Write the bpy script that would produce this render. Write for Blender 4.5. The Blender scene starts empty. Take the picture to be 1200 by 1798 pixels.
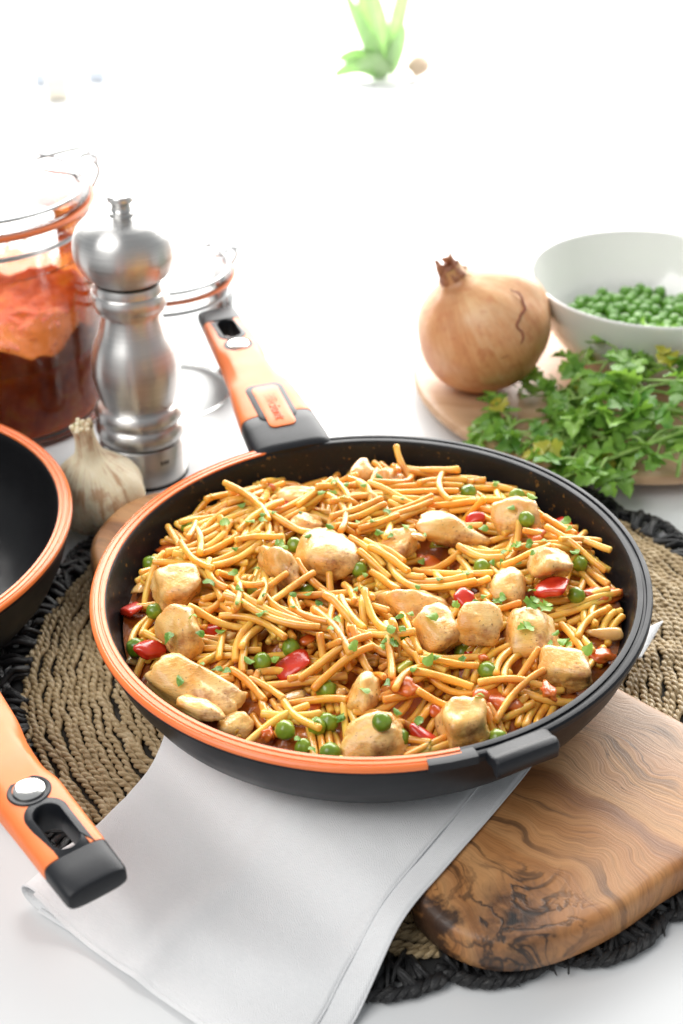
import bpy, bmesh, math, random
import numpy as np
from mathutils import Matrix, Vector, Euler, noise as mnoise
random.seed(7); rng = np.random.default_rng(7)
S = 0.01                       # the scene is laid out in centimetres
col = bpy.context.scene.collection
sc = bpy.context.scene
R = math.radians
# ------------------------------------------------------------------ camera, world, light, exposure
CAM = (-1.5, -58.3, 50.5); PITCH = R(33.35); FPX = 2400.0
cd = bpy.data.cameras.new('camera'); cam = bpy.data.objects.new('camera', cd); col.objects.link(cam)
cam.location = [c * S for c in CAM]; cam.rotation_euler = (math.pi / 2 - PITCH, 0, 0)
cd.sensor_fit = 'VERTICAL'; cd.sensor_height = 36; cd.lens = FPX / 1798 * 36
cd.clip_start = 0.02; cd.clip_end = 50
cd.dof.use_dof = True; cd.dof.focus_distance = 0.685; cd.dof.aperture_fstop = 7.5
sc.camera = cam
w = bpy.data.worlds.new('World'); sc.world = w; w.use_nodes = True
bg = w.node_tree.nodes['Background']; bg.inputs[0].default_value = (0.93, 0.97, 1.0, 1); bg.inputs[1].default_value = 0.38
def area(name, loc, target, sx, sy, power, color):
    l = bpy.data.lights.new(name, 'AREA'); l.shape = 'RECTANGLE'; l.size = sx * S; l.size_y = sy * S
    l.energy = power; l.color = color
    o = bpy.data.objects.new(name, l); col.objects.link(o); o.location = [c * S for c in loc]
    d = Vector(target) - Vector(loc); o.rotation_euler = d.to_track_quat('-Z', 'Y').to_euler()
    return o
area('window_light', (20, 205, 112), (0, 0, 40), 380, 200, 215, (1.0, 0.985, 0.955))
area('added_front_fill', (-95, -70, 150), (0, 0, 5), 120, 120, 22, (1.0, 0.985, 0.96))  # fill lamp added to brighten the front, not a known source
vs = sc.view_settings; vs.view_transform = 'Standard'; vs.look = 'None'; vs.exposure = 0.17; vs.gamma = 1; vs.use_curve_mapping = False
cy = sc.cycles; cy.use_denoising = True; cy.max_bounces = 10; cy.transparent_max_bounces = 16; cy.diffuse_bounces = 4; cy.glossy_bounces = 4
cy.sample_clamp_indirect = 6; cy.caustics_reflective = False; cy.caustics_refractive = False

def at(u, v, z=0.0):
    """point of the photograph (pixels) -> x, y on the horizontal plane at height z (cm)"""
    a = (u - 600) / FPX; b = -(v - 899) / FPX
    c, s = math.cos(PITCH), math.sin(PITCH)
    t = (z - CAM[2]) / (-s + b * c)
    return CAM[0] + a * t, CAM[1] + (c + b * s) * t

# ------------------------------------------------------------------ materials
class NT:
    def __init__(self, name):
        self.m = bpy.data.materials.new(name); self.m.use_nodes = True
        self.t = self.m.node_tree; self.t.nodes.clear()
        self.out = self.t.nodes.new('ShaderNodeOutputMaterial')
    def n(self, typ, ins=None, **kw):
        nd = self.t.nodes.new(typ)
        for k, v in kw.items(): setattr(nd, k, v)
        for k, v in (ins or {}).items(): self.set(nd.inputs[k], v)
        return nd
    def set(self, sock, v):
        if isinstance(v, bpy.types.NodeSocket): self.t.links.new(v, sock)
        elif isinstance(v, bpy.types.Node): self.t.links.new(v.outputs[0], sock)
        else:
            if hasattr(sock, 'default_value') and hasattr(sock.default_value, '__len__') and len(sock.default_value) == 4 and len(v) == 3: v = (*v, 1)
            sock.default_value = v
    def math(self, op, a, b=0.0, c=0.0, clamp=False):
        return self.n('ShaderNodeMath', {0: a, 1: b, 2: c}, operation=op, use_clamp=clamp).outputs[0]
    def vmath(self, op, a, b=(0, 0, 0)):
        nd = self.n('ShaderNodeVectorMath', {0: a, 1: b}, operation=op)
        return nd.outputs['Value'] if op in ('LENGTH', 'DISTANCE', 'DOT_PRODUCT') else nd.outputs[0]
    def coord(self, which='Object', scale=(1, 1, 1), rot=(0, 0, 0), loc=(0, 0, 0)):
        c = self.n('ShaderNodeTexCoord').outputs[which]
        return self.n('ShaderNodeMapping', {'Vector': c, 'Scale': scale, 'Rotation': rot, 'Location': loc}).outputs[0]
    def noise(self, vec, scale=5, detail=4, rough=0.5, dist=0.0, out=0):
        return self.n('ShaderNodeTexNoise', {'Vector': vec, 'Scale': scale, 'Detail': detail, 'Roughness': rough, 'Distortion': dist}).outputs[out]
    def ramp(self, fac, stops, interp='LINEAR'):
        r = self.n('ShaderNodeValToRGB', {0: fac}); r.color_ramp.interpolation = interp
        el = r.color_ramp.elements
        while len(el) < len(stops): el.new(0.5)
        for e, (p, c) in zip(el, stops): e.position = p; e.color = (*c, 1) if len(c) == 3 else c
        return r.outputs[0]
    def mix(self, fac, a, b, blend='MIX'):
        nd = self.n('ShaderNodeMix', {0: fac, 6: a, 7: b}, data_type='RGBA', blend_type=blend)
        return nd.outputs[2]
    def bump(self, h, strength=0.3, dist=0.001):
        return self.n('ShaderNodeBump', {'Height': h, 'Strength': strength, 'Distance': dist}).outputs[0]
    def pbsdf(self, **kw):
        nd = self.n('ShaderNodeBsdfPrincipled')
        for k, v in kw.items(): self.set(nd.inputs[k.replace('_', ' ')], v)
        return nd
    def done(self, sh):
        self.t.links.new(sh.outputs[0] if isinstance(sh, bpy.types.Node) else sh, self.out.inputs[0]); return self.m
def g(v): return (v, v, v)

def simple(name, colr, rough=0.5, **kw):
    t = NT(name); return t.done(t.pbsdf(Base_Color=colr, Roughness=rough, **kw))

M = {}
def mat_table():
    t = NT('white_lacquer_table'); v = t.coord()
    n1 = t.noise(v, 9, 3)
    c = t.ramp(n1, [(0.3, (0.70, 0.71, 0.715)), (0.7, (0.715, 0.72, 0.725))])
    r = t.ramp(t.noise(v, 22, 4), [(0.3, g(0.29)), (0.75, g(0.31))])
    return t.done(t.pbsdf(Base_Color=c, Roughness=r, Specular_IOR_Level=0.5))
M['table'] = mat_table()
def mat_pan(used=1.0):
    t = NT('black_nonstick_aluminium'); v = t.coord()
    sp = t.noise(v, 900, 2, 0.6)
    c = t.ramp(sp, [(0.55, (0.006, 0.006, 0.007)), (0.74, (0.012, 0.012, 0.013)), (0.80, (0.10, 0.08, 0.055))])
    st_ = t.math('MULTIPLY', t.ramp(t.noise(v, 240, 3, 0.6), [(0.62, g(0)), (0.70, g(1))]), t.ramp(t.noise(v, 28, 3), [(0.40, g(0)), (0.58, g(0.8))]))
    c = t.mix(t.math('MULTIPLY', st_, used), c, (0.20, 0.10, 0.025))
    rg = t.ramp(t.noise(v, 60, 4), [(0.3, g(0.34)), (0.7, g(0.48))])
    b = t.bump(t.noise(v, 1500, 2), 0.12, 0.0006)
    return t.done(t.pbsdf(Base_Color=c, Roughness=rg, Normal=b, Specular_IOR_Level=0.28))
M['pan'] = mat_pan(); M['pan_clean'] = mat_pan(0.0)
M['pan_out'] = (lambda t: t.done(t.pbsdf(Base_Color=(0.007, 0.008, 0.011), Specular_IOR_Level=0.24, Roughness=t.ramp(t.noise(t.coord(), 45, 4), [(0.3, g(0.36)), (0.7, g(0.47))]), Normal=t.bump(t.noise(t.coord(), 2600, 2), 0.10, 0.0004))))(NT('matt_black_enamel'))
M['rubber'] = (lambda t: t.done(t.pbsdf(Base_Color=(0.008, 0.009, 0.012), Roughness=0.42, Specular_IOR_Level=0.32, Normal=t.bump(t.noise(t.coord(), 3500, 1), 0.15, 0.0004))))(NT('black_soft_plastic'))
def mat_orange():
    t = NT('orange_silicone'); v = t.coord()
    c = t.ramp(t.noise(v, 40, 5), [(0.3, (0.80, 0.175, 0.035)), (0.7, (0.86, 0.205, 0.045))])
    b = t.bump(t.noise(v, 1800, 2), 0.10, 0.0004)
    return t.done(t.pbsdf(Base_Color=c, Roughness=t.ramp(t.noise(v, 70, 4), [(0.3, g(0.40)), (0.7, g(0.5))]), Normal=b, Subsurface_Weight=0.12, Subsurface_Radius=(0.003, 0.001, 0.0005), Subsurface_Scale=1.0))
M['orange'] = mat_orange()
def mat_rim():
    t = NT('glossy_orange_inlay'); v = t.coord()
    wet = t.noise(v, 320, 3, 0.6)
    c = t.ramp(t.noise(v, 30, 4), [(0.3, (0.80, 0.17, 0.035)), (0.7, (0.86, 0.21, 0.05))])
    return t.done(t.pbsdf(Base_Color=c, Roughness=0.27, Normal=t.bump(t.ramp(wet, [(0.66, g(0)), (0.74, g(1))]), 0.25, 0.0008)))
M['rim'] = mat_rim()
M['steel_button'] = simple('polished_steel', (0.80, 0.79, 0.76), 0.16, Metallic=1.0)
def mat_steel():
    t = NT('brushed_steel'); v = t.coord(scale=(1, 1, 1))
    st = t.noise(t.coord(scale=(30, 30, 2600)), 1.0, 2, 0.6)
    c = t.ramp(st, [(0.25, (0.56, 0.55, 0.535)), (0.75, (0.70, 0.69, 0.675))])
    r = t.ramp(st, [(0.2, g(0.28)), (0.8, g(0.40))])
    return t.done(t.pbsdf(Base_Color=c, Metallic=1.0, Roughness=r, Normal=t.bump(st, 0.04, 0.0004), Anisotropic=0.85, Anisotropic_Rotation=0.25, Tangent=t.n('ShaderNodeTangent', direction_type='RADIAL', axis='Z').outputs[0]))
M['steel'] = mat_steel()
M['dark_gap'] = simple('dark_gap', (0.01, 0.01, 0.01), 0.6)
M['wire'] = simple('galvanised_wire', (0.45, 0.46, 0.47), 0.3, Metallic=1.0)
M['porcelain'] = (lambda t: t.done(t.pbsdf(Base_Color=(0.82, 0.81, 0.795), Roughness=0.16, Coat_Weight=0.3, Normal=t.bump(t.noise(t.coord(), 70, 3), 0.04, 0.002))))(NT('white_porcelain'))
def mat_glass():
    t = NT('clear_glass')
    fr = t.n('ShaderNodeFresnel', {'IOR': 1.38}).outputs[0]
    tr = t.n('ShaderNodeBsdfTransparent', {'Color': (0.975, 0.985, 0.98, 1)})
    gl = t.n('ShaderNodeBsdfGlossy', {'Color': (1, 1, 1, 1), 'Roughness': 0.02})
    mx = t.n('ShaderNodeMixShader', {0: fr, 1: tr.outputs[0], 2: gl.outputs[0]})
    return t.done(mx)
M['glass'] = mat_glass()
M['gasket'] = simple('orange_rubber_gasket', (0.72, 0.16, 0.04), 0.45)
def mat_sauce(name, a, b, c3, rough=0.22):
    t = NT(name); v = t.coord()
    n1 = t.noise(v, 55, 6, 0.6); n2 = t.noise(v, 260, 3)
    c = t.ramp(n1, [(0.28, a), (0.5, b), (0.72, c3)])
    return t.done(t.pbsdf(Base_Color=c, Roughness=rough, Specular_IOR_Level=0.5 if rough < 0.4 else 0.12, Subsurface_Weight=0.25, Subsurface_Radius=(0.006, 0.002, 0.0008), Subsurface_Scale=1.0, Normal=t.bump(n2, 0.4, 0.002)))
M['tomato_sauce'] = mat_sauce('tomato_sauce', (0.36, 0.035, 0.006), (0.62, 0.085, 0.010), (0.76, 0.20, 0.02), 0.55)
M['pan_sauce'] = mat_sauce('noodle_sauce', (0.22, 0.045, 0.008), (0.38, 0.10, 0.016), (0.52, 0.18, 0.03))  # real sauce, its colour darkened to put shade in the gaps between noodles
def mat_film():
    t = NT('sauce_smears'); v = t.coord()
    zz = t.n('ShaderNodeSeparateXYZ', {0: v}).outputs[2]
    n1 = t.noise(v, 62, 6, 0.62, 0.8)
    lvl = t.n('ShaderNodeMapRange', {0: zz, 1: 0.074, 2: 0.128, 3: 0.30, 4: -0.12}).outputs[0]
    a = t.ramp(t.math('ADD', n1, lvl), [(0.58, g(0)), (0.70, g(0.75)), (0.9, g(0.9))])
    p = t.pbsdf(Base_Color=t.ramp(t.noise(v, 120, 4), [(0.3, (0.48, 0.06, 0.012)), (0.65, (0.74, 0.20, 0.03))]), Roughness=0.4)
    tl = t.n('ShaderNodeBsdfTranslucent', {'Color': (0.85, 0.30, 0.07, 1)})
    m1 = t.n('ShaderNodeMixShader', {0: 0.5, 1: p.outputs[0], 2: tl.outputs[0]})
    tr = t.n('ShaderNodeBsdfTransparent')
    return t.done(t.n('ShaderNodeMixShader', {0: a, 1: tr.outputs[0], 2: m1.outputs[0]}))
M['film'] = mat_film()
def rnd(t):
    return t.n('ShaderNodeObjectInfo').outputs['Random']
def mat_noodle(name, island):
    t = NT(name); v = t.coord('Generated' if False else 'Object')
    r0 = t.n('ShaderNodeNewGeometry').outputs['Random Per Island'] if island else rnd(t)
    geo = t.n('ShaderNodeNewGeometry').outputs['Position']
    n1 = t.noise(geo, 75, 5, 0.6)
    base = t.ramp(r0, [(0.0, (0.79, 0.41, 0.048)), (0.35, (0.85, 0.49, 0.08)), (0.7, (0.88, 0.57, 0.125)), (1.0, (0.79, 0.40, 0.05))])
    sa = t.ramp(n1, [(0.46, g(0.0)), (0.64, g(0.55))])
    c = t.mix(sa, base, (0.60, 0.20, 0.035))
    c = t.mix(t.ramp(t.noise(geo, 22, 3, 0.5), [(0.46, g(0.0)), (0.64, g(0.55))]), c, (0.60, 0.20, 0.03))
    sp = t.ramp(t.noise(geo, 900, 2, 0.5), [(0.74, g(0)), (0.78, g(0.7))])
    c = t.mix(sp, c, (0.12, 0.05, 0.015))
    rg = t.ramp(t.noise(geo, 160, 3), [(0.35, g(0.22)), (0.7, g(0.46))])
    return t.done(t.pbsdf(Base_Color=c, Roughness=rg, Subsurface_Weight=0.7, Subsurface_Radius=(0.0042, 0.0024, 0.0008), Subsurface_Scale=1.0, Coat_Weight=0.22, Coat_Roughness=0.08, Normal=t.bump(t.noise(geo, 420, 3), 0.25, 0.0009)))
M['noodle'] = mat_noodle('sauced_noodle', False); M['noodle_deep'] = mat_noodle('sauced_noodle_mass', True)
def mat_chicken():
    t = NT('fried_chicken'); v = t.coord(); geo = t.n('ShaderNodeNewGeometry').outputs['Position']
    r0 = rnd(t)
    fib = t.noise(t.coord(scale=(1, 0.6, 6), rot=(0.5, 0.3, 0.2)), 240, 5, 0.65)
    n1 = t.noise(v, 85, 5, 0.55); n2 = t.noise(geo, 48, 4, 0.6, 0.6)
    c = t.ramp(n1, [(0.30, (0.72, 0.33, 0.06)), (0.43, (0.83, 0.475, 0.135)), (0.56, (0.87, 0.575, 0.225)), (0.72, (0.89, 0.64, 0.32))])
    c = t.mix(t.ramp(r0, [(0, g(0.0)), (1, g(0.45))]), c, (0.76, 0.47, 0.14))
    c = t.mix(t.ramp(n2, [(0.46, g(0)), (0.62, g(0.7))]), c, (0.74, 0.31, 0.05))
    sear = t.ramp(t.noise(v, 38, 5, 0.7), [(0.53, g(0)), (0.65, g(0.85))])
    sear = t.math('MAXIMUM', sear, t.math('MULTIPLY', t.ramp(t.n('ShaderNodeNewGeometry').outputs['Pointiness'], [(0.52, g(0)), (0.60, g(0.7))]), t.ramp(n1, [(0.4, g(0)), (0.6, g(1))])))
    c = t.mix(sear, c, (0.36, 0.125, 0.03))
    pep = t.ramp(t.noise(v, 620, 2, 0.5), [(0.66, g(0)), (0.72, g(0.75))])
    c = t.mix(pep, c, (0.16, 0.075, 0.02))
    b = t.bump(t.math('ADD', fib, t.math('MULTIPLY', n1, 1.2)), 0.42, 0.0016)
    rg = t.ramp(t.noise(v, 110, 4), [(0.35, g(0.18)), (0.7, g(0.42))])
    return t.done(t.pbsdf(Base_Color=c, Roughness=rg, Subsurface_Weight=0.22, Subsurface_Radius=(0.004, 0.002, 0.001), Subsurface_Scale=1.0, Normal=b, Coat_Weight=0.4, Coat_Roughness=0.10))
M['chicken'] = mat_chicken()
def mat_pea(name, a, b):
    t = NT(name); v = t.coord()
    c = t.mix(rnd(t), a, b)
    c = t.mix(t.ramp(t.noise(v, 160, 4), [(0.35, g(0)), (0.7, g(0.5))]), c, tuple(x * 1.5 for x in b))
    return t.done(t.pbsdf(Base_Color=c, Roughness=0.28, Subsurface_Weight=0.2, Subsurface_Radius=(0.0012, 0.003, 0.0006), Subsurface_Scale=1.0, Coat_Weight=0.25, Coat_Roughness=0.12, Normal=t.bump(t.noise(v, 230, 3), 0.25, 0.001)))
M['pea'] = mat_pea('cooked_pea', (0.075, 0.16, 0.008), (0.19, 0.27, 0.02))
M['pea_fresh'] = mat_pea('fresh_pea', (0.06, 0.18, 0.012), (0.10, 0.25, 0.022))
def mat_veg(name, a, b, rough=0.2, sss=0.2, rad=(0.004, 0.001, 0.0004)):
    t = NT(name); v = t.coord()
    c = t.ramp(t.noise(v, 130, 4), [(0.3, a), (0.7, b)])
    return t.done(t.pbsdf(Base_Color=c, Roughness=rough, Subsurface_Weight=sss, Subsurface_Radius=rad, Subsurface_Scale=1.0, Coat_Weight=0.3, Coat_Roughness=0.1, Normal=t.bump(t.noise(v, 300, 3), 0.25, 0.001)))
M['pepper'] = mat_veg('red_pepper', (0.42, 0.012, 0.006), (0.62, 0.045, 0.014), 0.26)
M['pepper_green'] = mat_veg('green_pepper', (0.26, 0.27, 0.02), (0.42, 0.38, 0.04))
M['tomato'] = mat_veg('cooked_tomato', (0.48, 0.06, 0.008), (0.66, 0.17, 0.02), 0.3, 0.3)
M['onion_bit'] = mat_veg('cooked_onion', (0.60, 0.32, 0.09), (0.72, 0.46, 0.18), 0.15, 0.4, (0.005, 0.003, 0.001))
def mat_leaf(name, a, b, trans=0.35):
    t = NT(name); r0 = rnd(t); v = t.coord()
    c = t.mix(r0, a, b)
    c = t.mix(t.ramp(t.noise(v, 220, 4), [(0.4, g(0)), (0.75, g(0.4))]), c, tuple(min(1, x * 1.7) for x in b))
    p = t.pbsdf(Base_Color=c, Roughness=0.36, Normal=t.bump(t.noise(v, 260, 4), 0.4, 0.0012))
    tl = t.n('ShaderNodeBsdfTranslucent', {'Color': t.mix(0.5, c, (0.30, 0.50, 0.05))})
    return t.done(t.n('ShaderNodeMixShader', {0: trans, 1: p.outputs[0], 2: tl.outputs[0]}))
M['parsley'] = mat_leaf('parsley_leaf', (0.055, 0.20, 0.022), (0.26, 0.46, 0.08))
M['parsley_yellow'] = mat_leaf('yellowing_parsley', (0.36, 0.36, 0.04), (0.46, 0.42, 0.05))
M['stem'] = mat_leaf('parsley_stem', (0.26, 0.42, 0.09), (0.34, 0.52, 0.14), 0.15)
M['plant'] = mat_leaf('houseplant_leaf', (0.56, 0.80, 0.42), (0.66, 0.86, 0.52), 0.5)
def mat_straw(name, a, b, c3, rough=0.5):
    t = NT(name)
    uv = t.n('ShaderNodeUVMap').outputs[0]
    geo = t.n('ShaderNodeNewGeometry').outputs['Position']
    st = t.noise(t.n('ShaderNodeMapping', {'Vector': uv, 'Scale': (2.2, 16, 1)}).outputs[0], 1.0, 3, 0.6)
    pt = t.noise(geo, 130, 4, 0.6)
    c = t.ramp(t.math('ADD', t.math('MULTIPLY', st, 0.45), t.math('MULTIPLY', pt, 0.55)), [(0.32, a), (0.5, b), (0.68, c3)])
    return t.done(t.pbsdf(Base_Color=c, Roughness=rough, Normal=t.bump(st, 0.7, 0.0012)))
M['straw'] = mat_straw('seagrass_cord', (0.24, 0.155, 0.07), (0.51, 0.375, 0.20), (0.74, 0.60, 0.39), 0.34)
M['straw_black'] = mat_straw('black_dyed_cord', (0.008, 0.008, 0.008), (0.016, 0.016, 0.017), (0.035, 0.034, 0.032), 0.36)
M['straw_black_plain'] = simple('black_felted_cord', (0.012, 0.012, 0.012), 0.6)
M['gap_shade'] = simple('mat_gap_shade', (0.035, 0.027, 0.018), 0.8)
def mat_linen():
    t = NT('white_linen'); uv = t.n('ShaderNodeUVMap').outputs[0]
    sx = t.n('ShaderNodeSeparateXYZ', {0: uv})
    wob = t.noise(uv, 1.5, 3)
    a = t.math('SINE', t.math('ADD', t.math('MULTIPLY', sx.outputs[0], 52.0), t.math('MULTIPLY', wob, 14)))
    b = t.math('SINE', t.math('ADD', t.math('MULTIPLY', sx.outputs[1], 52.0), t.math('MULTIPLY', wob, 14)))
    slub = t.noise(t.n('ShaderNodeMapping', {'Vector': uv, 'Scale': (1, 9, 1)}).outputs[0], 2.2, 4, 0.6)
    h = t.math('ADD', t.math('MULTIPLY', a, b), t.math('MULTIPLY', slub, 2.2))
    c = t.ramp(slub, [(0.3, (0.80, 0.805, 0.815)), (0.7, (0.86, 0.86, 0.865))])
    return t.done(t.pbsdf(Base_Color=c, Roughness=0.85, Normal=t.bump(h, 0.42, 0.0006), Sheen_Weight=0.15))
M['linen'] = mat_linen()
def mat_olive():
    t = NT('olive_wood'); AX = R(42)
    p = t.n('ShaderNodeTexCoord').outputs['Object']
    cm = t.vmath('MULTIPLY', p, (100, 100, 100))
    kx, ky = 6.0, -18.3
    rot = t.n('ShaderNodeMapping', {'Vector': cm, 'Rotation': (0, 0, AX)}).outputs[0]     # x along the grain
    warp = t.noise(rot, 0.13, 3, 0.5, out=1)
    wv = t.vmath('MULTIPLY', t.vmath('SUBTRACT', warp, (0.5, 0.5, 0.5)), (3.0, 7.5, 3.0))
    rw = t.vmath('ADD', rot, wv)
    kd = t.math('MULTIPLY', t.vmath('LENGTH', t.vmath('SUBTRACT', t.vmath('MULTIPLY', cm, (1, 1, 0)), (kx, ky, 0))), 1.0)
    kdw = t.math('ADD', kd, t.math('MULTIPLY', t.noise(cm, 0.55, 4), 1.8))
    pull = t.math('DIVIDE', 10.0, t.math('ADD', kdw, 1.6))
    sp = t.n('ShaderNodeSeparateXYZ', {0: rw})
    fine = t.noise(t.n('ShaderNodeMapping', {'Vector': rw, 'Scale': (0.5, 3.5, 1)}).outputs[0], 1.0, 4, 0.55)
    ph = t.math('ADD', t.math('ADD', sp.outputs[1], pull), t.math('MULTIPLY', fine, 0.6))
    fib = t.noise(t.n('ShaderNodeMapping', {'Vector': rw, 'Scale': (0.45, 9.0, 1)}).outputs[0], 1.0, 6, 0.62)
    band = t.n('ShaderNodeTexNoise', {'W': t.math('MULTIPLY', ph, 0.50), 'Scale': 1.0, 'Detail': 3, 'Roughness': 0.5}, noise_dimensions='1D').outputs[0]
    big = t.n('ShaderNodeTexNoise', {'W': t.math('MULTIPLY', ph, 0.26), 'Scale': 1.0, 'Detail': 2}, noise_dimensions='1D').outputs[0]
    c = t.ramp(band, [(0.28, (0.20, 0.078, 0.024)), (0.43, (0.38, 0.165, 0.055)), (0.56, (0.48, 0.235, 0.088)), (0.74, (0.55, 0.30, 0.125))])
    c = t.mix(t.ramp(big, [(0.45, g(0)), (0.62, g(0.45))]), c, (0.50, 0.29, 0.15))
    sap = t.n('ShaderNodeMapRange', {0: t.math('ADD', t.n('ShaderNodeSeparateXYZ', {0: rot}).outputs[1], t.math('MULTIPLY', t.noise(rot, 0.2, 3), 3.0)), 1: 3.6, 2: 6.6, 3: 0.0, 4: 0.75}).outputs[0]
    c = t.mix(sap, c, (0.47, 0.30, 0.19))
    c = t.mix(1.0, c, t.ramp(fib, [(0.30, g(0.66)), (0.5, g(0.98)), (0.7, g(1.12))]), 'MULTIPLY')
    vein = t.n('ShaderNodeTexNoise', {'W': t.math('ADD', t.math('MULTIPLY', ph, 0.48), 17.0), 'Scale': 1.0, 'Detail': 2.0}, noise_dimensions='1D').outputs[0]
    vl = t.ramp(vein, [(0.475, g(0)), (0.50, g(0.75)), (0.525, g(0))])
    vl = t.math('MULTIPLY', vl, t.ramp(t.noise(rot, 0.22, 3), [(0.42, g(0.0)), (0.6, g(1))]))
    c = t.mix(vl, c, (0.045, 0.022, 0.012))
    c = t.mix(1.0, c, (0.96, 0.92, 0.86), 'MULTIPLY')
    # the knot
    crk = t.math('ABSOLUTE', t.math('SUBTRACT', t.noise(cm, 0.42, 4, 0.55, 0.9), 0.5))
    kin = t.ramp(t.math('DIVIDE', kdw, 6.0), [(0.34, g(1)), (0.56, g(0))])
    c = t.mix(t.math('MULTIPLY', kin, 0.92), c, t.ramp(t.noise(cm, 0.9, 5, 0.65), [(0.36, (0.022, 0.012, 0.008)), (0.50, (0.12, 0.050, 0.020)), (0.66, (0.30, 0.135, 0.05))]))
    cl = t.math('MULTIPLY', t.ramp(crk, [(0.0, g(0.95)), (0.012, g(0.8)), (0.04, g(0))]), t.ramp(t.math('DIVIDE', kdw, 8.0), [(0.3, g(1)), (0.62, g(0))]))
    c = t.mix(cl, c, (0.020, 0.012, 0.009))
    core = t.ramp(t.math('DIVIDE', t.math('ADD', kd, t.math('MULTIPLY', t.noise(cm, 2.4, 3), 1.2)), 4.0), [(0.20, g(1)), (0.34, g(0))])
    c = t.mix(core, c, (0.012, 0.008, 0.007))
    # charred bark at the near left corner
    bk = t.math('ADD', t.vmath('LENGTH', t.vmath('SUBTRACT', t.vmath('MULTIPLY', cm, (1, 1, 0)), (2.2, -18.0, 0))), t.math('MULTIPLY', t.noise(cm, 1.1, 5, 0.65), 3.2))
    c = t.mix(t.ramp(t.math('DIVIDE', bk, 6.0), [(0.42, g(0.92)), (0.52, g(0))]), c, (0.030, 0.015, 0.010))
    return t.done(t.pbsdf(Base_Color=c, Roughness=t.ramp(band, [(0.3, g(0.40)), (0.7, g(0.52))]), Normal=t.bump(t.math('SUBTRACT', fib, t.math('MULTIPLY', cl, 1.2)), 0.20, 0.0012)))
M['olive'] = mat_olive()
def mat_plate():
    t = NT('beech_wood'); rw = t.coord(scale=(4, 34, 34), rot=(0, 0, R(10)))
    n = t.noise(rw, 3.0, 5, 0.6, 0.4)
    c = t.ramp(n, [(0.3, (0.46, 0.275, 0.15)), (0.7, (0.60, 0.40, 0.245))])
    return t.done(t.pbsdf(Base_Color=c, Roughness=0.42, Normal=t.bump(n, 0.15, 0.001)))
M['plate'] = mat_plate()
def mat_onion():
    t = NT('onion_skin'); p = t.n('ShaderNodeTexCoord').outputs['Object']
    s = t.n('ShaderNodeSeparateXYZ', {0: p})
    ang = t.math('ARCTAN2', s.outputs[1], s.outputs[0])
    cv = t.n('ShaderNodeCombineXYZ', {0: t.math('SINE', ang), 1: t.math('COSINE', ang), 2: t.math('MULTIPLY', s.outputs[2], 3.5)}).outputs[0]
    st = t.noise(cv, 14, 5, 0.6); blot = t.noise(p, 28, 5, 0.6, 0.5)
    c = t.ramp(t.math('ADD', t.math('MULTIPLY', st, 0.4), t.math('MULTIPLY', blot, 0.6)), [(0.30, (0.54, 0.19, 0.075)), (0.48, (0.70, 0.34, 0.155)), (0.66, (0.80, 0.50, 0.28))])
    top = t.n('ShaderNodeMapRange', {0: s.outputs[2], 1: 0.022, 2: 0.055, 3: 0.0, 4: 0.75}).outputs[0]
    c = t.mix(top, c, t.ramp(blot, [(0.35, (0.40, 0.20, 0.08)), (0.6, (0.62, 0.45, 0.20))]))
    sc_ = t.ramp(t.noise(p, 70, 5, 0.65), [(0.56, g(0)), (0.68, g(0.55))])
    c = t.mix(sc_, c, (0.50, 0.15, 0.06))
    vn = t.ramp(t.noise(cv, 46, 2, 0.5), [(0.58, g(0)), (0.66, g(0.35))])
    c = t.mix(vn, c, (0.50, 0.20, 0.08))
    return t.done(t.pbsdf(Base_Color=c, Roughness=t.ramp(blot, [(0.3, g(0.28)), (0.7, g(0.45))]), Normal=t.bump(t.math('ADD', st, blot), 0.25, 0.0012), Subsurface_Weight=0.1, Subsurface_Radius=(0.004, 0.002, 0.001), Subsurface_Scale=1.0))
M['onion'] = mat_onion()
M['onion_dry'] = mat_veg('dry_onion_neck', (0.20, 0.06, 0.03), (0.46, 0.20, 0.09), 0.7, 0.0)
M['onion_crack'] = simple('dark_crack', (0.22, 0.05, 0.025), 0.6)
def mat_garlic():
    t = NT('garlic_skin'); p = t.n('ShaderNodeTexCoord').outputs['Object']
    s = t.n('ShaderNodeSeparateXYZ', {0: p}); ang = t.math('ARCTAN2', s.outputs[1], s.outputs[0])
    cv = t.n('ShaderNodeCombineXYZ', {0: t.math('SINE', ang), 1: t.math('COSINE', ang), 2: t.math('MULTIPLY', s.outputs[2], 7)}).outputs[0]
    st = t.noise(cv, 6, 5, 0.6); bl = t.noise(p, 50, 4, 0.6, 0.5); fs = t.noise(cv, 40, 3)
    c = t.ramp(fs, [(0.3, (0.80, 0.68, 0.43)), (0.7, (0.89, 0.82, 0.63))])
    c = t.mix(t.ramp(t.math('ADD', t.math('MULTIPLY', st, 0.5), t.math('MULTIPLY', bl, 0.5)), [(0.50, g(0)), (0.60, g(0.75))]), c, (0.46, 0.23, 0.10))
    return t.done(t.pbsdf(Base_Color=c, Roughness=0.5, Normal=t.bump(t.math('ADD', fs, st), 0.35, 0.0015), Subsurface_Weight=0.15, Subsurface_Radius=(0.005, 0.003, 0.002), Subsurface_Scale=1.0))
M['garlic'] = mat_garlic()
M['white_pot'] = simple('white_ceramic_pot', (0.85, 0.85, 0.84), 0.3)
M['bulb'] = simple('brown_bulb', (0.55, 0.42, 0.30), 0.6)
M['grey_block'] = simple('grey_blue_paint', (0.55, 0.60, 0.68), 0.5)
M['tan_block'] = simple('tan_card', (0.86, 0.80, 0.68), 0.6)

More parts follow.
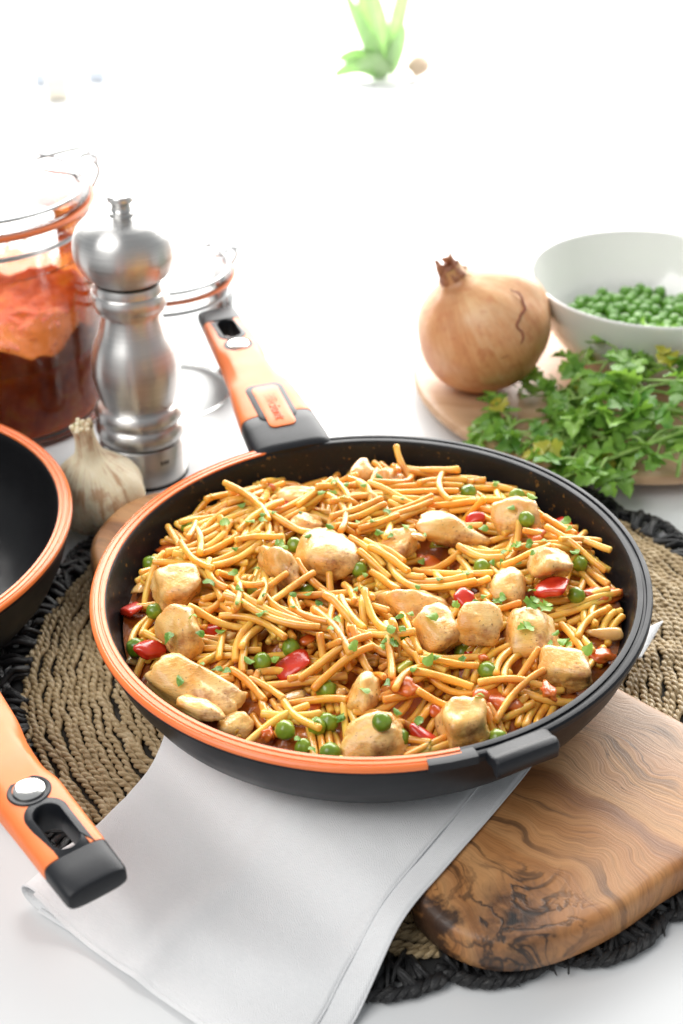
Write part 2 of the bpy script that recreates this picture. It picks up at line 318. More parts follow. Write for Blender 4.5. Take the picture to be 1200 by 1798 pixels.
# ------------------------------------------------------------------ mesh helpers (vertices in cm)
def mesh_of(name, V, F, smooth=True, angle=40, uv=None):
    me = bpy.data.meshes.new(name); V = np.asarray(V, np.float32) * S
    if isinstance(F, np.ndarray):
        k = F.shape[1]; me.vertices.add(len(V)); me.vertices.foreach_set('co', V.ravel())
        me.loops.add(F.size); me.loops.foreach_set('vertex_index', F.ravel().astype(np.int32))
        me.polygons.add(len(F)); me.polygons.foreach_set('loop_start', np.arange(0, F.size, k, dtype=np.int32))
        me.update(calc_edges=True)
    else:
        me.from_pydata(V.tolist(), [], [tuple(int(i) for i in f) for f in F]); me.update()
    if uv is not None:
        ul = me.uv_layers.new(name='UVMap'); li = np.empty(len(me.loops), np.int32); me.loops.foreach_get('vertex_index', li)
        ul.data.foreach_set('uv', np.asarray(uv, np.float32)[li].ravel())
    me.polygons.foreach_set('use_smooth', [smooth] * len(me.polygons))
    if smooth and angle and angle < 180: me.set_sharp_from_angle(angle=R(angle))
    return me
def link(name, me, mat, parent=None, loc=(0, 0, 0), rot=None):
    o = bpy.data.objects.new(name, me); col.objects.link(o)
    if me is not None and mat is not None and len(me.materials) == 0: me.materials.append(M[mat] if isinstance(mat, str) else mat)
    o.parent = parent; o.location = [c * S for c in loc]
    if rot is not None: o.rotation_euler = rot
    return o
def obj(name, VF, mat, parent=None, loc=(0, 0, 0), rot=None, **kw):
    return link(name, mesh_of(name, VF[0], VF[1], uv=VF[2] if len(VF) > 2 else None, **kw), mat, parent, loc, rot)
def tag(o, label=None, cat=None, group=None, kind=None):
    if label: o['label'] = label
    if cat: o['category'] = cat
    if group: o['group'] = group
    if kind: o['kind'] = kind
    return o
def thing(name, label, cat, loc=(0, 0, 0), rot=(0, 0, 0), group=None):
    o = bpy.data.objects.new(name, None); col.objects.link(o); o.empty_display_size = 0.01
    o.location = [c * S for c in loc]; o.rotation_euler = rot
    return tag(o, label, cat, group)
def join(*parts):
    V, F, UV, n = [], [], [], 0
    for p in parts:
        V.append(np.asarray(p[0], float)); F += [tuple(int(i) + n for i in f) for f in p[1]]; n += len(p[0])
    return np.concatenate(V), F
def grid_faces(nr, nc, wrap_r=False, wrap_c=False):
    i = np.arange(nr if wrap_r else nr - 1)[:, None]; j = np.arange(nc if wrap_c else nc - 1)[None]
    i2 = (i + 1) % nr; j2 = (j + 1) % nc
    return np.stack([i * nc + j, i * nc + j2, i2 * nc + j2, i2 * nc + j], -1).reshape(-1, 4)
def lathe(prof, n=64, a0=0.0, a1=None, cap=False):
    prof = np.asarray(prof, float); full = a1 is None
    th = np.linspace(0, 2 * math.pi, n, endpoint=False) if full else np.linspace(a0, a1, n)
    V = np.stack([np.cos(th)[:, None] * prof[:, 0], np.sin(th)[:, None] * prof[:, 0], np.broadcast_to(prof[:, 1], (n, len(prof)))], -1).reshape(-1, 3)
    F = grid_faces(n, len(prof), wrap_r=full)[:, ::-1].copy()
    F = [tuple(f) for f in F]
    if cap and not full:
        k = len(prof); F += [tuple(range(k)), tuple((n - 1) * k + i for i in range(k))[::-1]]
    return V, F
def crv(pts, n=8, closed=False):
    """Catmull-Rom through the points"""
    P = np.asarray(pts, float); m = len(P); out = []
    for i in range(m if closed else m - 1):
        p = [P[(i + k) % m] if closed else P[min(max(i + k, 0), m - 1)] for k in (-1, 0, 1, 2)]
        for t in np.arange(n) / n:
            out.append(0.5 * (2 * p[1] + (p[2] - p[0]) * t + (2 * p[0] - 5 * p[1] + 4 * p[2] - p[3]) * t * t + (3 * p[1] - p[0] - 3 * p[2] + p[3]) * t ** 3))
    if not closed: out.append(P[-1])
    return np.array(out)
def tube(P, rad, sides=8, closed=False, caps=True, ns=1.0):
    P = np.asarray(P, float); n = len(P)
    T = (np.roll(P, -1, 0) - np.roll(P, 1, 0)) if closed else np.gradient(P, axis=0)
    T /= np.linalg.norm(T, axis=1)[:, None] + 1e-9
    ref = np.eye(3)[np.argmin(np.abs(T).mean(0))]
    A = np.cross(T, ref); A /= np.linalg.norm(A, axis=1)[:, None] + 1e-9
    B = np.cross(T, A)
    r = np.broadcast_to(np.asarray(rad, float), (n,))
    ph = np.linspace(0, 2 * math.pi, sides, endpoint=False)
    V = P[:, None] + r[:, None, None] * (np.cos(ph)[None, :, None] * A[:, None] + np.sin(ph)[None, :, None] * B[:, None] * ns)
    V = V.reshape(-1, 3); F = grid_faces(n, sides, closed, True)
    sl = np.concatenate([[0], np.cumsum(np.linalg.norm(np.diff(P, axis=0), axis=1))])
    uv = np.stack([np.repeat(sl, sides), np.tile(np.arange(sides) / sides, n)], -1)
    if caps and not closed:
        F = [tuple(f) for f in F] + [tuple(range(sides))[::-1], tuple((n - 1) * sides + i for i in range(sides))]
    return V, F, uv
def xf(VF, m):
    V = np.asarray(VF[0], float); m = np.array(m)
    return (V @ m[:3, :3].T + m[:3, 3], *VF[1:])
def loft(secs, caps=True):
    k = len(secs[0]); V = np.concatenate(secs); F = [tuple(f) for f in grid_faces(len(secs), k, False, True)]
    if caps: F += [tuple(range(k))[::-1], tuple((len(secs) - 1) * k + i for i in range(k))]
    return V, F
def ico(sub):
    bm = bmesh.new(); bmesh.ops.create_icosphere(bm, subdivisions=sub, radius=1)
    V = np.array([v.co[:] for v in bm.verts]); F = [tuple(v.index for v in f.verts) for f in bm.faces]; bm.free()
    return V / np.linalg.norm(V, axis=1)[:, None], F
ICO = {k: ico(k) for k in (2, 3, 4)}
def nz(V, scale, seed):
    o = Vector((seed * 3.17, seed * 1.71, seed * 0.93))
    return np.array([mnoise.noise(Vector(v) * scale + o) for v in V])
def chunk(size, seed, planes=9, p=9, rough=0.06, sub=4, box=0.0):
    """a knife-cut, round-edged lump: the soft intersection of random planes"""
    r = np.random.default_rng(seed); V, F = ICO[sub]
    N = r.normal(size=(planes, 3)); N /= np.linalg.norm(N, axis=1)[:, None]; h = r.uniform(0.72, 1.0, planes)
    if box:
        B = np.array([[1, 0, 0], [-1, 0, 0], [0, 1, 0], [0, -1, 0], [0, 0, 1], [0, 0, -1]], float)
        B += r.normal(size=B.shape) * 0.24; B /= np.linalg.norm(B, axis=1)[:, None]
        N = np.concatenate([N, B]); h = np.concatenate([h * 1.12, r.uniform(0.6, 0.9, 6)])
    d = np.maximum(0, (V @ N.T) / h)
    rad = (d ** p).sum(1) ** (-1 / p); rad = np.minimum(rad, 1.25)
    rad *= 1 + rough * (nz(V, 1.6, seed) + 0.5 * nz(V, 4.2, seed + 5) + 0.22 * nz(V, 10, seed + 9))
    W_ = V * rad[:, None]; W_ -= (W_.max(0) + W_.min(0)) / 2; W_ /= (W_.max(0) - W_.min(0)) / 2
    return W_ * np.asarray(size), F
def boolean_cut(me, cutter_me):
    a = bpy.data.objects.new('work', me); b = bpy.data.objects.new('work', cutter_me)
    col.objects.link(a); col.objects.link(b)
    m = a.modifiers.new('b', 'BOOLEAN'); m.object = b; m.operation = 'DIFFERENCE'; m.solver = 'EXACT'
    dg = bpy.context.evaluated_depsgraph_get(); out = bpy.data.meshes.new_from_object(a.evaluated_get(dg))
    bpy.data.objects.remove(a); bpy.data.objects.remove(b)
    return out

# ------------------------------------------------------------------ the surface
def rounded_box(x0, x1, y0, y1, z0, z1, b):
    bm = bmesh.new(); bmesh.ops.create_cube(bm, size=1)
    for v in bm.verts:
        v.co = Vector(((x0 + x1) / 2 + v.co.x * (x1 - x0), (y0 + y1) / 2 + v.co.y * (y1 - y0), (z0 + z1) / 2 + v.co.z * (z1 - z0)))
    bmesh.ops.bevel(bm, geom=bm.edges[:], offset=b, segments=3, affect='EDGES', profile=0.5)
    V = [v.co[:] for v in bm.verts]; F = [tuple(v.index for v in f.verts) for f in bm.faces]; bm.free(); return V, F
tag(obj('table_surface', rounded_box(-150, 150, -60, 200, -4, 0, 0.6), 'table'), 'glossy white table top under everything', 'table', kind='structure')

# ------------------------------------------------------------------ woven placemat
MC = np.array([1.5, 2.5]); MROUT = 21.0
def rope_row(rad, ply, off, pitch, zc, seed, jit=0.07, sides=6, seg=8):
    r = np.random.default_rng(seed); turns = max(6, int(2 * math.pi * rad / pitch)); n = turns * seg
    th = np.linspace(0, 2 * math.pi, n, endpoint=False)
    ks = r.integers(3, 40, 7); am = r.normal(size=7) * jit * 0.55; pp = r.uniform(0, 6.28, 7)
    kink = 0.055 * np.sin(36 * th + 1.3 * np.sin(2 * th)) + 0.05 * np.sin(71 * th + seed * 0.3)
    dr = kink + sum(a * np.sin(k * th + q) for a, k, q in zip(am, ks, pp))
    dz = 0.05 * np.sin(36 * th + 1.0) + sum(a * 0.6 * np.sin(k * th + q * 2) for a, k, q in zip(am, ks[::-1], pp))
    swell = 1 + 0.16 * np.sin(19 * th + seed) * np.sin(7 * th + seed * 2)
    out = []
    tw = th * turns + 0.9 * np.sin(th * 9 + seed)
    for k in (0, 1):
        a = tw + math.pi * k
        rr = rad + dr + off * np.cos(a); zz = zc + dz + off * 0.85 * np.sin(a)
        P = np.stack([MC[0] + rr * np.cos(th), MC[1] + rr * np.sin(th), zz], -1)
        out.append(tube(P, ply * swell, sides, closed=True))
    return out
mat_root = thing('woven_placemat', 'round seagrass placemat of twisted straw cord with a black scalloped edge', 'placemat')
obj('gap_shade_disc', lathe([(0.01, 0.18), (20.4, 0.18), (21.2, 0.12), (21.2, 0.02), (0.01, 0.02)], 96), 'gap_shade', mat_root, (1.5, 2.5, 0))  # dark disc added under the cords to put shade in their gaps
k = 0; rad = MROUT - 0.25
while rad > 8.4:
    a, b = rope_row(rad, 0.134, 0.108, 0.92, 0.46, 100 + k)
    row = obj('straw_row', a, 'straw', mat_root, smooth=True, angle=None); obj('strand', b, 'straw', row, angle=None)
    rad -= 0.415 + 0.025 * math.sin(k * 2.1); k += 1
def scallop(a0, a1, seed):
    """one shell of the black edging: cords fanning out of the last straw row and a plaited lip"""
    r = np.random.default_rng(seed); parts = []; am = (a0 + a1) / 2; half = (a1 - a0) / 2; ro = 22.55 + r.uniform(-0.25, 0.3)
    def pol(a, q, z): return [MC[0] + q * math.cos(a), MC[1] + q * math.sin(a), z]
    for i in range(11):
        t = -1 + 2 * (i + 0.5) / 11; a_in = am + half * (t + r.normal() * 0.2) * 0.75; a_out = am + half * (t + r.normal() * 0.25) * 1.03; rr = ro - 0.75 * t * t + r.normal() * 0.15
        for kk in range(2):
            j = r.normal(size=6) * 0.10
            P = crv([pol(a_in, 20.75 + j[0], 0.35 + 0.2 * kk), pol(a_in * .5 + a_out * .5 + j[1] * 0.08, (20.8 + rr) / 2, 0.62 + 0.22 * kk + j[2]), pol(a_out + 0.02 * (kk - .5), rr - 0.15, 0.42 + 0.15 * kk + j[3])], 4)
            parts.append(tube(P, np.linspace(0.24, 0.17, len(P)) + j[4] * 0.25, 6, ns=0.6))
    n = 46; u = np.linspace(-1.06, 1.06, n)
    for kk in range(3):
        tw = u * 13 + kk * 2.09; rr = ro - 0.8 * u * u + 0.17 * np.cos(tw); z = 0.42 + 0.17 * np.sin(tw)
        aa = am + half * u
        parts.append(tube(np.stack([MC[0] + rr * np.cos(aa), MC[1] + rr * np.sin(aa), z], -1), 0.19 + 0.05 * np.sin(u * 17 + kk + seed), 6))
    for q in range(3):                                   # loose fibres
        a = am + half * r.uniform(-1, 1); l = r.uniform(0.4, 0.9); b = a + r.normal() * 0.05
        parts.append(tube(crv([pol(a, ro - 0.6, 0.6), pol((a + b) / 2, ro - 0.2, 0.6), pol(b, ro - 0.5 + l, r.uniform(0.1, 0.35))], 4), [0.05] * 8 + [0.015], 4))
    V, F, UV, nn = [], [], [], 0
    for p in parts:
        V.append(p[0]); UV.append(p[2]); F += [tuple(int(i) + nn for i in f) for f in p[1]]; nn += len(p[0])
    return np.concatenate(V), F, np.concatenate(UV)
obj('edge_backing', lathe([(20.6, 0.30), (21.4, 0.34), (21.85, 0.16), (21.85, 0.03), (20.6, 0.03), (20.6, 0.30)], 100), 'straw_black_plain', mat_root, (1.5, 2.5, 0))
NSC = 25
for i in range(NSC):
    obj('edge_scallop', scallop(2 * math.pi * i / NSC, 2 * math.pi * (i + 1) / NSC, 300 + i), 'straw_black', mat_root, angle=None)

# ------------------------------------------------------------------ olive wood board
BZ0, BZ1 = 0.95, 3.0
outl = crv([(-16.6, 9.0), (-16.8, 11.8), (-15.6, 14.9), (-13.2, 16.6), (-10.0, 15.9), (-4, 10.5), (3, 5.2), (9, 1.1), (13.2, -2.6), (16.6, -6.0), (19.8, -9.2), (20.6, -11.2), (18.8, -12.6),
            (14.2, -15.25), (11.2, -17.5), (8.5, -19.1), (6.4, -19.75), (4.7, -19.6), (3.0, -18.7), (1.75, -17.3), (1.2, -16.0), (-2, -12.6), (-6.5, -7.5), (-10.6, -2.0), (-14.2, 4.5)], 6, closed=True)
def inset(o, d):
    t = np.roll(o, -1, 0) - np.roll(o, 1, 0); t /= np.linalg.norm(t, axis=1)[:, None]
    return o + d * np.stack([-t[:, 1], t[:, 0]], -1)
if np.sum(outl[:, 0] * np.roll(outl[:, 1], -1) - outl[:, 1] * np.roll(outl[:, 0], -1)) < 0: outl = outl[::-1]
wav = 0.12 * np.array([mnoise.noise(Vector((p[0] * 0.35, p[1] * 0.35, 3.3))) for p in outl])
outl = outl + wav[:, None]
rings = []
for d, z in ((1.2, BZ0), (0.35, BZ0), (0.08, BZ0 + 0.25), (0.0, BZ0 + 0.8), (0.03, BZ1 - 0.55), (0.12, BZ1 - 0.22), (0.3, BZ1 - 0.07), (0.55, BZ1 - 0.01), (0.9, BZ1), (1.15, BZ1)):
    o2 = inset(outl, d); rings.append(np.c_[o2, np.full(len(o2), z)])
cb = np.array([1.2, -1.6, BZ1])
for f_ in (0.75, 0.4, 0.01): rings.append(cb + (rings[9] - cb) * f_)
board = obj('cutting_board', loft(rings), 'olive', angle=50)
tag(board, 'olive wood board with dark swirling grain and a black knot under the big pan', 'cutting board')

# ------------------------------------------------------------------ linen napkin
def nap_height(x, y):
    d = math.hypot(x - MC[0], y - MC[1]); s = 1 / (1 + math.exp((d - 23.4) / 0.45)); h = 0.12 + s * 1.10
    pts = outl; dd = np.hypot(pts[:, 0] - x, pts[:, 1] - y); i = int(dd.argmin())
    # inside the board?
    ins = False; j = len(pts) - 1
    for k2 in range(len(pts)):
        if (pts[k2, 1] > y) != (pts[j, 1] > y) and x < (pts[j, 0] - pts[k2, 0]) * (y - pts[k2, 1]) / (pts[j, 1] - pts[k2, 1]) + pts[k2, 0]: ins = not ins
        j = k2
    sd = dd[i] if ins else -dd[i]
    b = 1 / (1 + math.exp(-(sd + 2.4) / 0.6))
    return max(h, h * (1 - b) + (BZ1 + 0.14) * b)
top_edge_L = crv([(-9.2, -2.5), (-10.6, -6.6), (-13.1, -11.6), (-14.6, -13.6), (-15.75, -15.3)], 10)
def rs(P, n):
    P = np.asarray(P, float); s = np.concatenate([[0], np.cumsum(np.linalg.norm(np.diff(P, axis=0), axis=1))]); t = np.linspace(0, s[-1], n)
    return np.stack([np.interp(t, s, P[:, k]) for k in range(P.shape[1])], -1)
NT_, NS_ = 64, 56
LE = rs(top_edge_L, NT_)
RE_up = rs(crv([(9.0, -4.5), (6.0, -9.2), (2.2, -14.8), (-0.6, -18.6), (-2.5, -21.6), (-4.2, -24.1)], 10), NT_)
RE_lo = rs(crv([(10.8, -4.0), (7.6, -9.4), (3.6, -15.0), (1.3, -18.1), (-1.2, -21.9), (-2.8, -24.3)], 10), NT_)
V = []; UVn = []
nl = 9
for i in range(NT_):
    row = []
    tt = i / (NT_ - 1)
    loop_h = 0.18 + 1.05 * max(0.0, (tt - 0.55) / 0.45) ** 1.6
    for jn in range(NS_):                                 # upper layer, right edge -> fold
        s = jn / (NS_ - 1); x, y = RE_up[i] * (1 - s) + LE[i] * s
        z = nap_height(x, y) + 0.17 + loop_h * math.exp(-((1 - s) * 13) ** 2 * 0.35) * 0.9
        z += 0.11 * mnoise.noise(Vector((x * 0.33, y * 0.33, 1.0))) + 0.05 * abs(mnoise.noise(Vector(((x + y) * 0.5, (x - y) * 0.12, 7.0)))) + 0.03 * mnoise.noise(Vector((x * 0.9, y * 0.9, 4.0)))
        z += 0.22 * math.exp(-((x + 6.6 + (y + 15) * -0.9) / 0.9) ** 2) * math.exp(-((y + 15.5) / 4.5) ** 2) - 0.05
        row.append((x, y, z))
    x0, y0, z0 = row[-1]; out = LE[i] - RE_up[i]; out = out / np.linalg.norm(out)
    zb = nap_height(x0, y0) + 0.03
    for q in range(1, nl):                                # rounded fold
        a = math.pi * q / nl; rr = (z0 - zb) / 2
        row.append((x0 + out[0] * rr * 1.35 * math.sin(a), y0 + out[1] * rr * 1.35 * math.sin(a), (z0 + zb) / 2 + rr * math.cos(a)))
    for jn in range(NS_):                                 # lower layer, fold -> right edge
        s = 1 - jn / (NS_ - 1); x, y = RE_lo[i] * (1 - s) + LE[i] * s
        z = nap_height(x, y) + 0.03 + 0.02 * mnoise.noise(Vector((x * 0.5, y * 0.5, 9.0)))
        row.append((x, y, z))
    V += row; acc = 0; p = None
    for q in row:
        if p is not None: acc += math.dist(p, q)
        UVn.append((acc, tt * 24.0)); p = q
nap = obj('linen_napkin', (np.array(V), grid_faces(NT_, 2 * NS_ + nl - 1), np.array(UVn)), 'linen', angle=None)
tag(nap, 'folded white linen napkin hanging from under the big pan to the table', 'napkin')
sol = nap.modifiers.new('thick', 'SOLIDIFY'); sol.thickness = 0.0007; sol.offset = 0
# hem stitched along the near edge, two layers
def hem(edge_pts, wdt=0.32, zoff=0.07):
    P = np.asarray(edge_pts); return tube(P, wdt / 2, 6, ns=0.32)
lo = [(*(RE_lo[-1] * (1 - s) + LE[-1] * s), 0) for s in np.linspace(0.02, 0.98, 40)]
obj('hem', hem([(x, y, nap_height(x, y) + 0.07) for x, y, _ in lo]), 'linen', nap)
idx = (NT_ - 1) * (2 * NS_ + nl - 1)
obj('hem', hem([V[idx + j] for j in range(1, NS_ - 1)]), 'linen', nap)
obj('hem', tube([V[i * (2 * NS_ + nl - 1)] for i in range(NT_)], 0.055, 6, ns=0.9), 'linen', nap)
obj('hem', tube([V[i * (2 * NS_ + nl - 1) + 2 * NS_ + nl - 2] for i in range(NT_)], 0.055, 6, ns=0.9), 'linen', nap)
# corner of the same cloth peeping out at the far side of the pan
cn = []; cu = []
for i in range(14):
    for j in range(14):
        a, b = i / 13, j / 13
        x = 8.0 + 9.1 * a * (1 - 0.22 * b) ; y = -1.0 + 5.3 * a - 3.6 * b * a + 3.5 * b * (1 - a)
        cn.append((x, y, max(1.15, nap_height(x, y)) + 0.12 + 0.45 * a)); cu.append((x, y))
obj('far_corner', (np.array(cn), grid_faces(14, 14), np.array(cu)), 'linen', nap, angle=None).modifiers.new('thick', 'SOLIDIFY').thickness = 0.0012

# ------------------------------------------------------------------ pans
def superell(w_, t_, x, zc, n=40, e=3.2):
    ph = np.linspace(0, 2 * math.pi, n, endpoint=False); c, s = np.cos(ph), np.sin(ph)
    return np.stack([np.full(n, x), w_ / 2 * np.sign(c) * np.abs(c) ** (2 / e), zc + t_ / 2 * np.sign(s) * np.abs(s) ** (2 / e)], -1)
def stadium(x0, x1, hw, n=36):
    """rounded outline lying along x"""
    out = []; cx = (x0 + x1) / 2; hl = (x1 - x0) / 2; r_ = min(hw, hl)
    for q in np.linspace(0, 2 * math.pi, n, endpoint=False):
        c, s = math.cos(q), math.sin(q)
        out.append((cx + (hl - r_) * (1 if c >= 0 else -1) + r_ * c, (hw - r_) * (1 if s >= 0 else -1) + r_ * s))
    return np.array(out)
def rrect(x0, x1, hw, cr, n=40):
    out = []; cx = (x0 + x1) / 2; hl = (x1 - x0) / 2
    for q in np.linspace(0, 2 * math.pi, n, endpoint=False):
        c, s = math.cos(q), math.sin(q); out.append((cx + (hl - cr) * (1 if c >= 0 else -1) + cr * c, (hw - cr) * (1 if s >= 0 else -1) + cr * s))
    return np.array(out)
def make_handle(root, L, az, pitch, rim_r, z0, logo=True):
    Mx = Matrix.Rotation(az, 4, 'Z') @ Matrix.Translation((rim_r - 0.35, 0, z0)) @ Matrix.Rotation(-pitch, 4, 'Y')
    xs = [0, 3, 6, 9, 12, 15, L - 2, L]; ws = [5.0, 4.75, 4.2, 3.6, 3.2, 3.0, 2.9, 2.78]; ts = [1.6, 1.75, 1.8, 1.75, 1.6, 1.42, 1.2, 1.12]
    wf = lambda x: float(np.interp(x, xs, ws)); tf = lambda x: float(np.interp(x, xs, ts))
    zc = lambda x: 0.16 * math.sin(math.pi * x / L)
    xsc = L - 9.0
    def sec(x, sh=0.0):
        P = superell(wf(x) - sh, tf(x) - sh, x, zc(x), 48, 3.8)
        sc_ = math.exp(-((x - xsc) / 1.9) ** 4)
        if sc_ > 0.01:
            e = np.clip((np.abs(P[:, 1]) / (wf(x) / 2) - 0.62) / 0.38, 0, 1); up = P[:, 2] > zc(x) - 0.1
            P[:, 2] -= np.where(up, 0.55 * sc_ * e, 0); P[:, 1] *= 1 - 0.06 * sc_ * e
        return P
    def top(x, y):
        q = min(1, abs(y) / (wf(x) / 2)); return zc(x) + tf(x) / 2 * (1 - q ** 3.8) ** (1 / 3.8)
    xa, xb = 3.1, L - 2.05
    st = [xa, xa + 0.02] + list(np.linspace(xa + 0.15, xb - 0.15, 40)) + [xb - 0.02, xb]
    secs = [sec(x, 0.10 if x in (xa, xb) else 0.03 if x in (xa + .02, xb - .02) else 0) for x in st]
    me = mesh_of('handle', *loft(secs))
    h0, h1 = L - 5.15, L - 2.3
    cut = mesh_of('cut', *loft([np.c_[stadium(h0 - .10, h1 + 1.2, 0.74), np.full(36, -4.0)], np.c_[stadium(h0 - .10, h1 + 1.2, 0.74), np.full(36, 4.0)]]))
    me = boolean_cut(me, cut)
    me.transform(Matrix.Scale(1 / S, 4)); me.transform(Mx); me.transform(Matrix.Scale(S, 4))
    me.polygons.foreach_set('use_smooth', [True] * len(me.polygons)); me.set_sharp_from_angle(angle=R(38)); me.materials.clear()
    h = link('handle', me, 'orange', root)
    # mount at the pan
    ms = [sec(x, s_) for x, s_ in ((-0.5, 0.5), (-0.3, 0.12), (0, 0.05), (1.0, 0.02), (2.0, 0.02), (3.0, 0.04), (3.09, 0.10))]
    obj('mount', xf(loft(ms), Mx), 'rubber', h)
    def plate(o2, off, thick, shrink=0.06):
        c = o2.mean(0); o3 = c + (o2 - c) * 0.96
        rg = [np.c_[o2, [top(*p) - thick for p in o2]], np.c_[o2, [top(*p) + off - 0.03 for p in o2]], np.c_[o3, [top(*p) + off for p in o3]]]
        for f_ in (0.6, 0.25, 0.02):
            o4 = c + (o2 - c) * f_; rg.append(np.c_[o4, [top(*p) + off for p in o4]])
        return xf(loft(rg), Mx)
    obj('tongue', plate(rrect(2.4, 6.5, 1.22, 0.55), 0.045, 0.3), 'rubber', h)
    obj('logo_plate', plate(rrect(1.55, 6.15, 0.86, 0.42), 0.085, 0.1), 'orange', h)
    if logo:
        cu = bpy.data.curves.new('text', 'FONT'); cu.body = 'Efficient'; cu.size = 1.02; cu.extrude = 0.02; cu.align_x = 'CENTER'; cu.align_y = 'CENTER'; cu.shear = 0.15
        to = bpy.data.objects.new('text', cu); col.objects.link(to); dg = bpy.context.evaluated_depsgraph_get()
        tm = bpy.data.meshes.new_from_object(to.evaluated_get(dg)); bpy.data.objects.remove(to)
        tm.transform(Mx @ Matrix.Translation((3.85, 0, top(3.85, 0) + 0.10)) @ Matrix.Rotation(math.pi, 4, 'Z')); tm.transform(Matrix.Scale(S, 4)); tm.materials.clear()
        link('lettering', tm, 'orange_dark', h)
    # black frame of the hanging hole and end cap
    o_out = stadium(h0 - 0.42, h1 + 1.3, 0.98); o_out[:, 0] = np.minimum(o_out[:, 0], xb + 0.12); o_in = stadium(h0, h1, 0.62)
    lw = lambda p: -0.12 if p[0] > xb + 0.03 else 0
    rg = [np.c_[o_out, [top(*p) - 0.2 for p in o_out]], np.c_[o_out, [top(*p) + 0.01 + lw(p) for p in o_out]], np.c_[o_out * 0.93 + o_in * 0.07, [top(*p) + 0.03 + lw(p) for p in o_out * 0.93 + o_in * 0.07]],
          np.c_[o_in * 0.88 + o_out * 0.12, [top(*p) + 0.03 for p in o_in]], np.c_[o_in, [top(*p) - 0.03 for p in o_in]], np.c_[o_in, [-tf(p[0]) / 2 + 0.05 for p in o_in]]]
    obj('hole_frame', xf(loft(rg, caps=False), Mx), 'rubber', h)
    xsx = [(xb + 0.005, 0.08), (xb + 0.05, 0.0), (xb + 0.7, 0.0), (L - 0.25, 0.0), (L - 0.08, 0.12), (L, 0.45)]
    cm_ = mesh_of('end_cap', *loft([sec(x, s_) for x, s_ in xsx]))
    cut2 = mesh_of('cut', *loft([np.c_[stadium(h0 - .10, h1 + 0.02, 0.64), np.full(36, -4.0)], np.c_[stadium(h0 - .10, h1 + 0.02, 0.64), np.full(36, 4.0)]]))
    cm_ = boolean_cut(cm_, cut2); cm_.transform(Matrix.Scale(1 / S, 4)); cm_.transform(Mx); cm_.transform(Matrix.Scale(S, 4))
    cm_.polygons.foreach_set('use_smooth', [True] * len(cm_.polygons)); cm_.set_sharp_from_angle(angle=R(38)); cm_.materials.clear()
    link('end_cap', cm_, 'rubber', h)
    bx = L - 6.35; bz = top(bx, 0)
    obj('button_ring', xf(lathe([(0.001, bz - .1), (0.98, bz - 0.25), (0.98, bz - 0.02), (0.93, bz + 0.03), (0.78, bz + 0.03), (0.74, bz), (0.001, bz)], 40), Mx @ Matrix.Translation((bx, 0, 0))), 'rubber', h)
    obj('button', xf(lathe([(0.001, bz + 0.17), (0.3, bz + 0.165), (0.55, bz + 0.14), (0.69, bz + 0.09), (0.71, bz + 0.03), (0.71, bz - 0.05)][::-1], 40), Mx @ Matrix.Translation((bx, 0, 0))), 'steel_button', h)
    return h
M['orange_dark'] = simple('letter_shade_orange', (0.62, 0.115, 0.02), 0.5)  # same orange as the plate, darkened to paint the shade of pressed letters
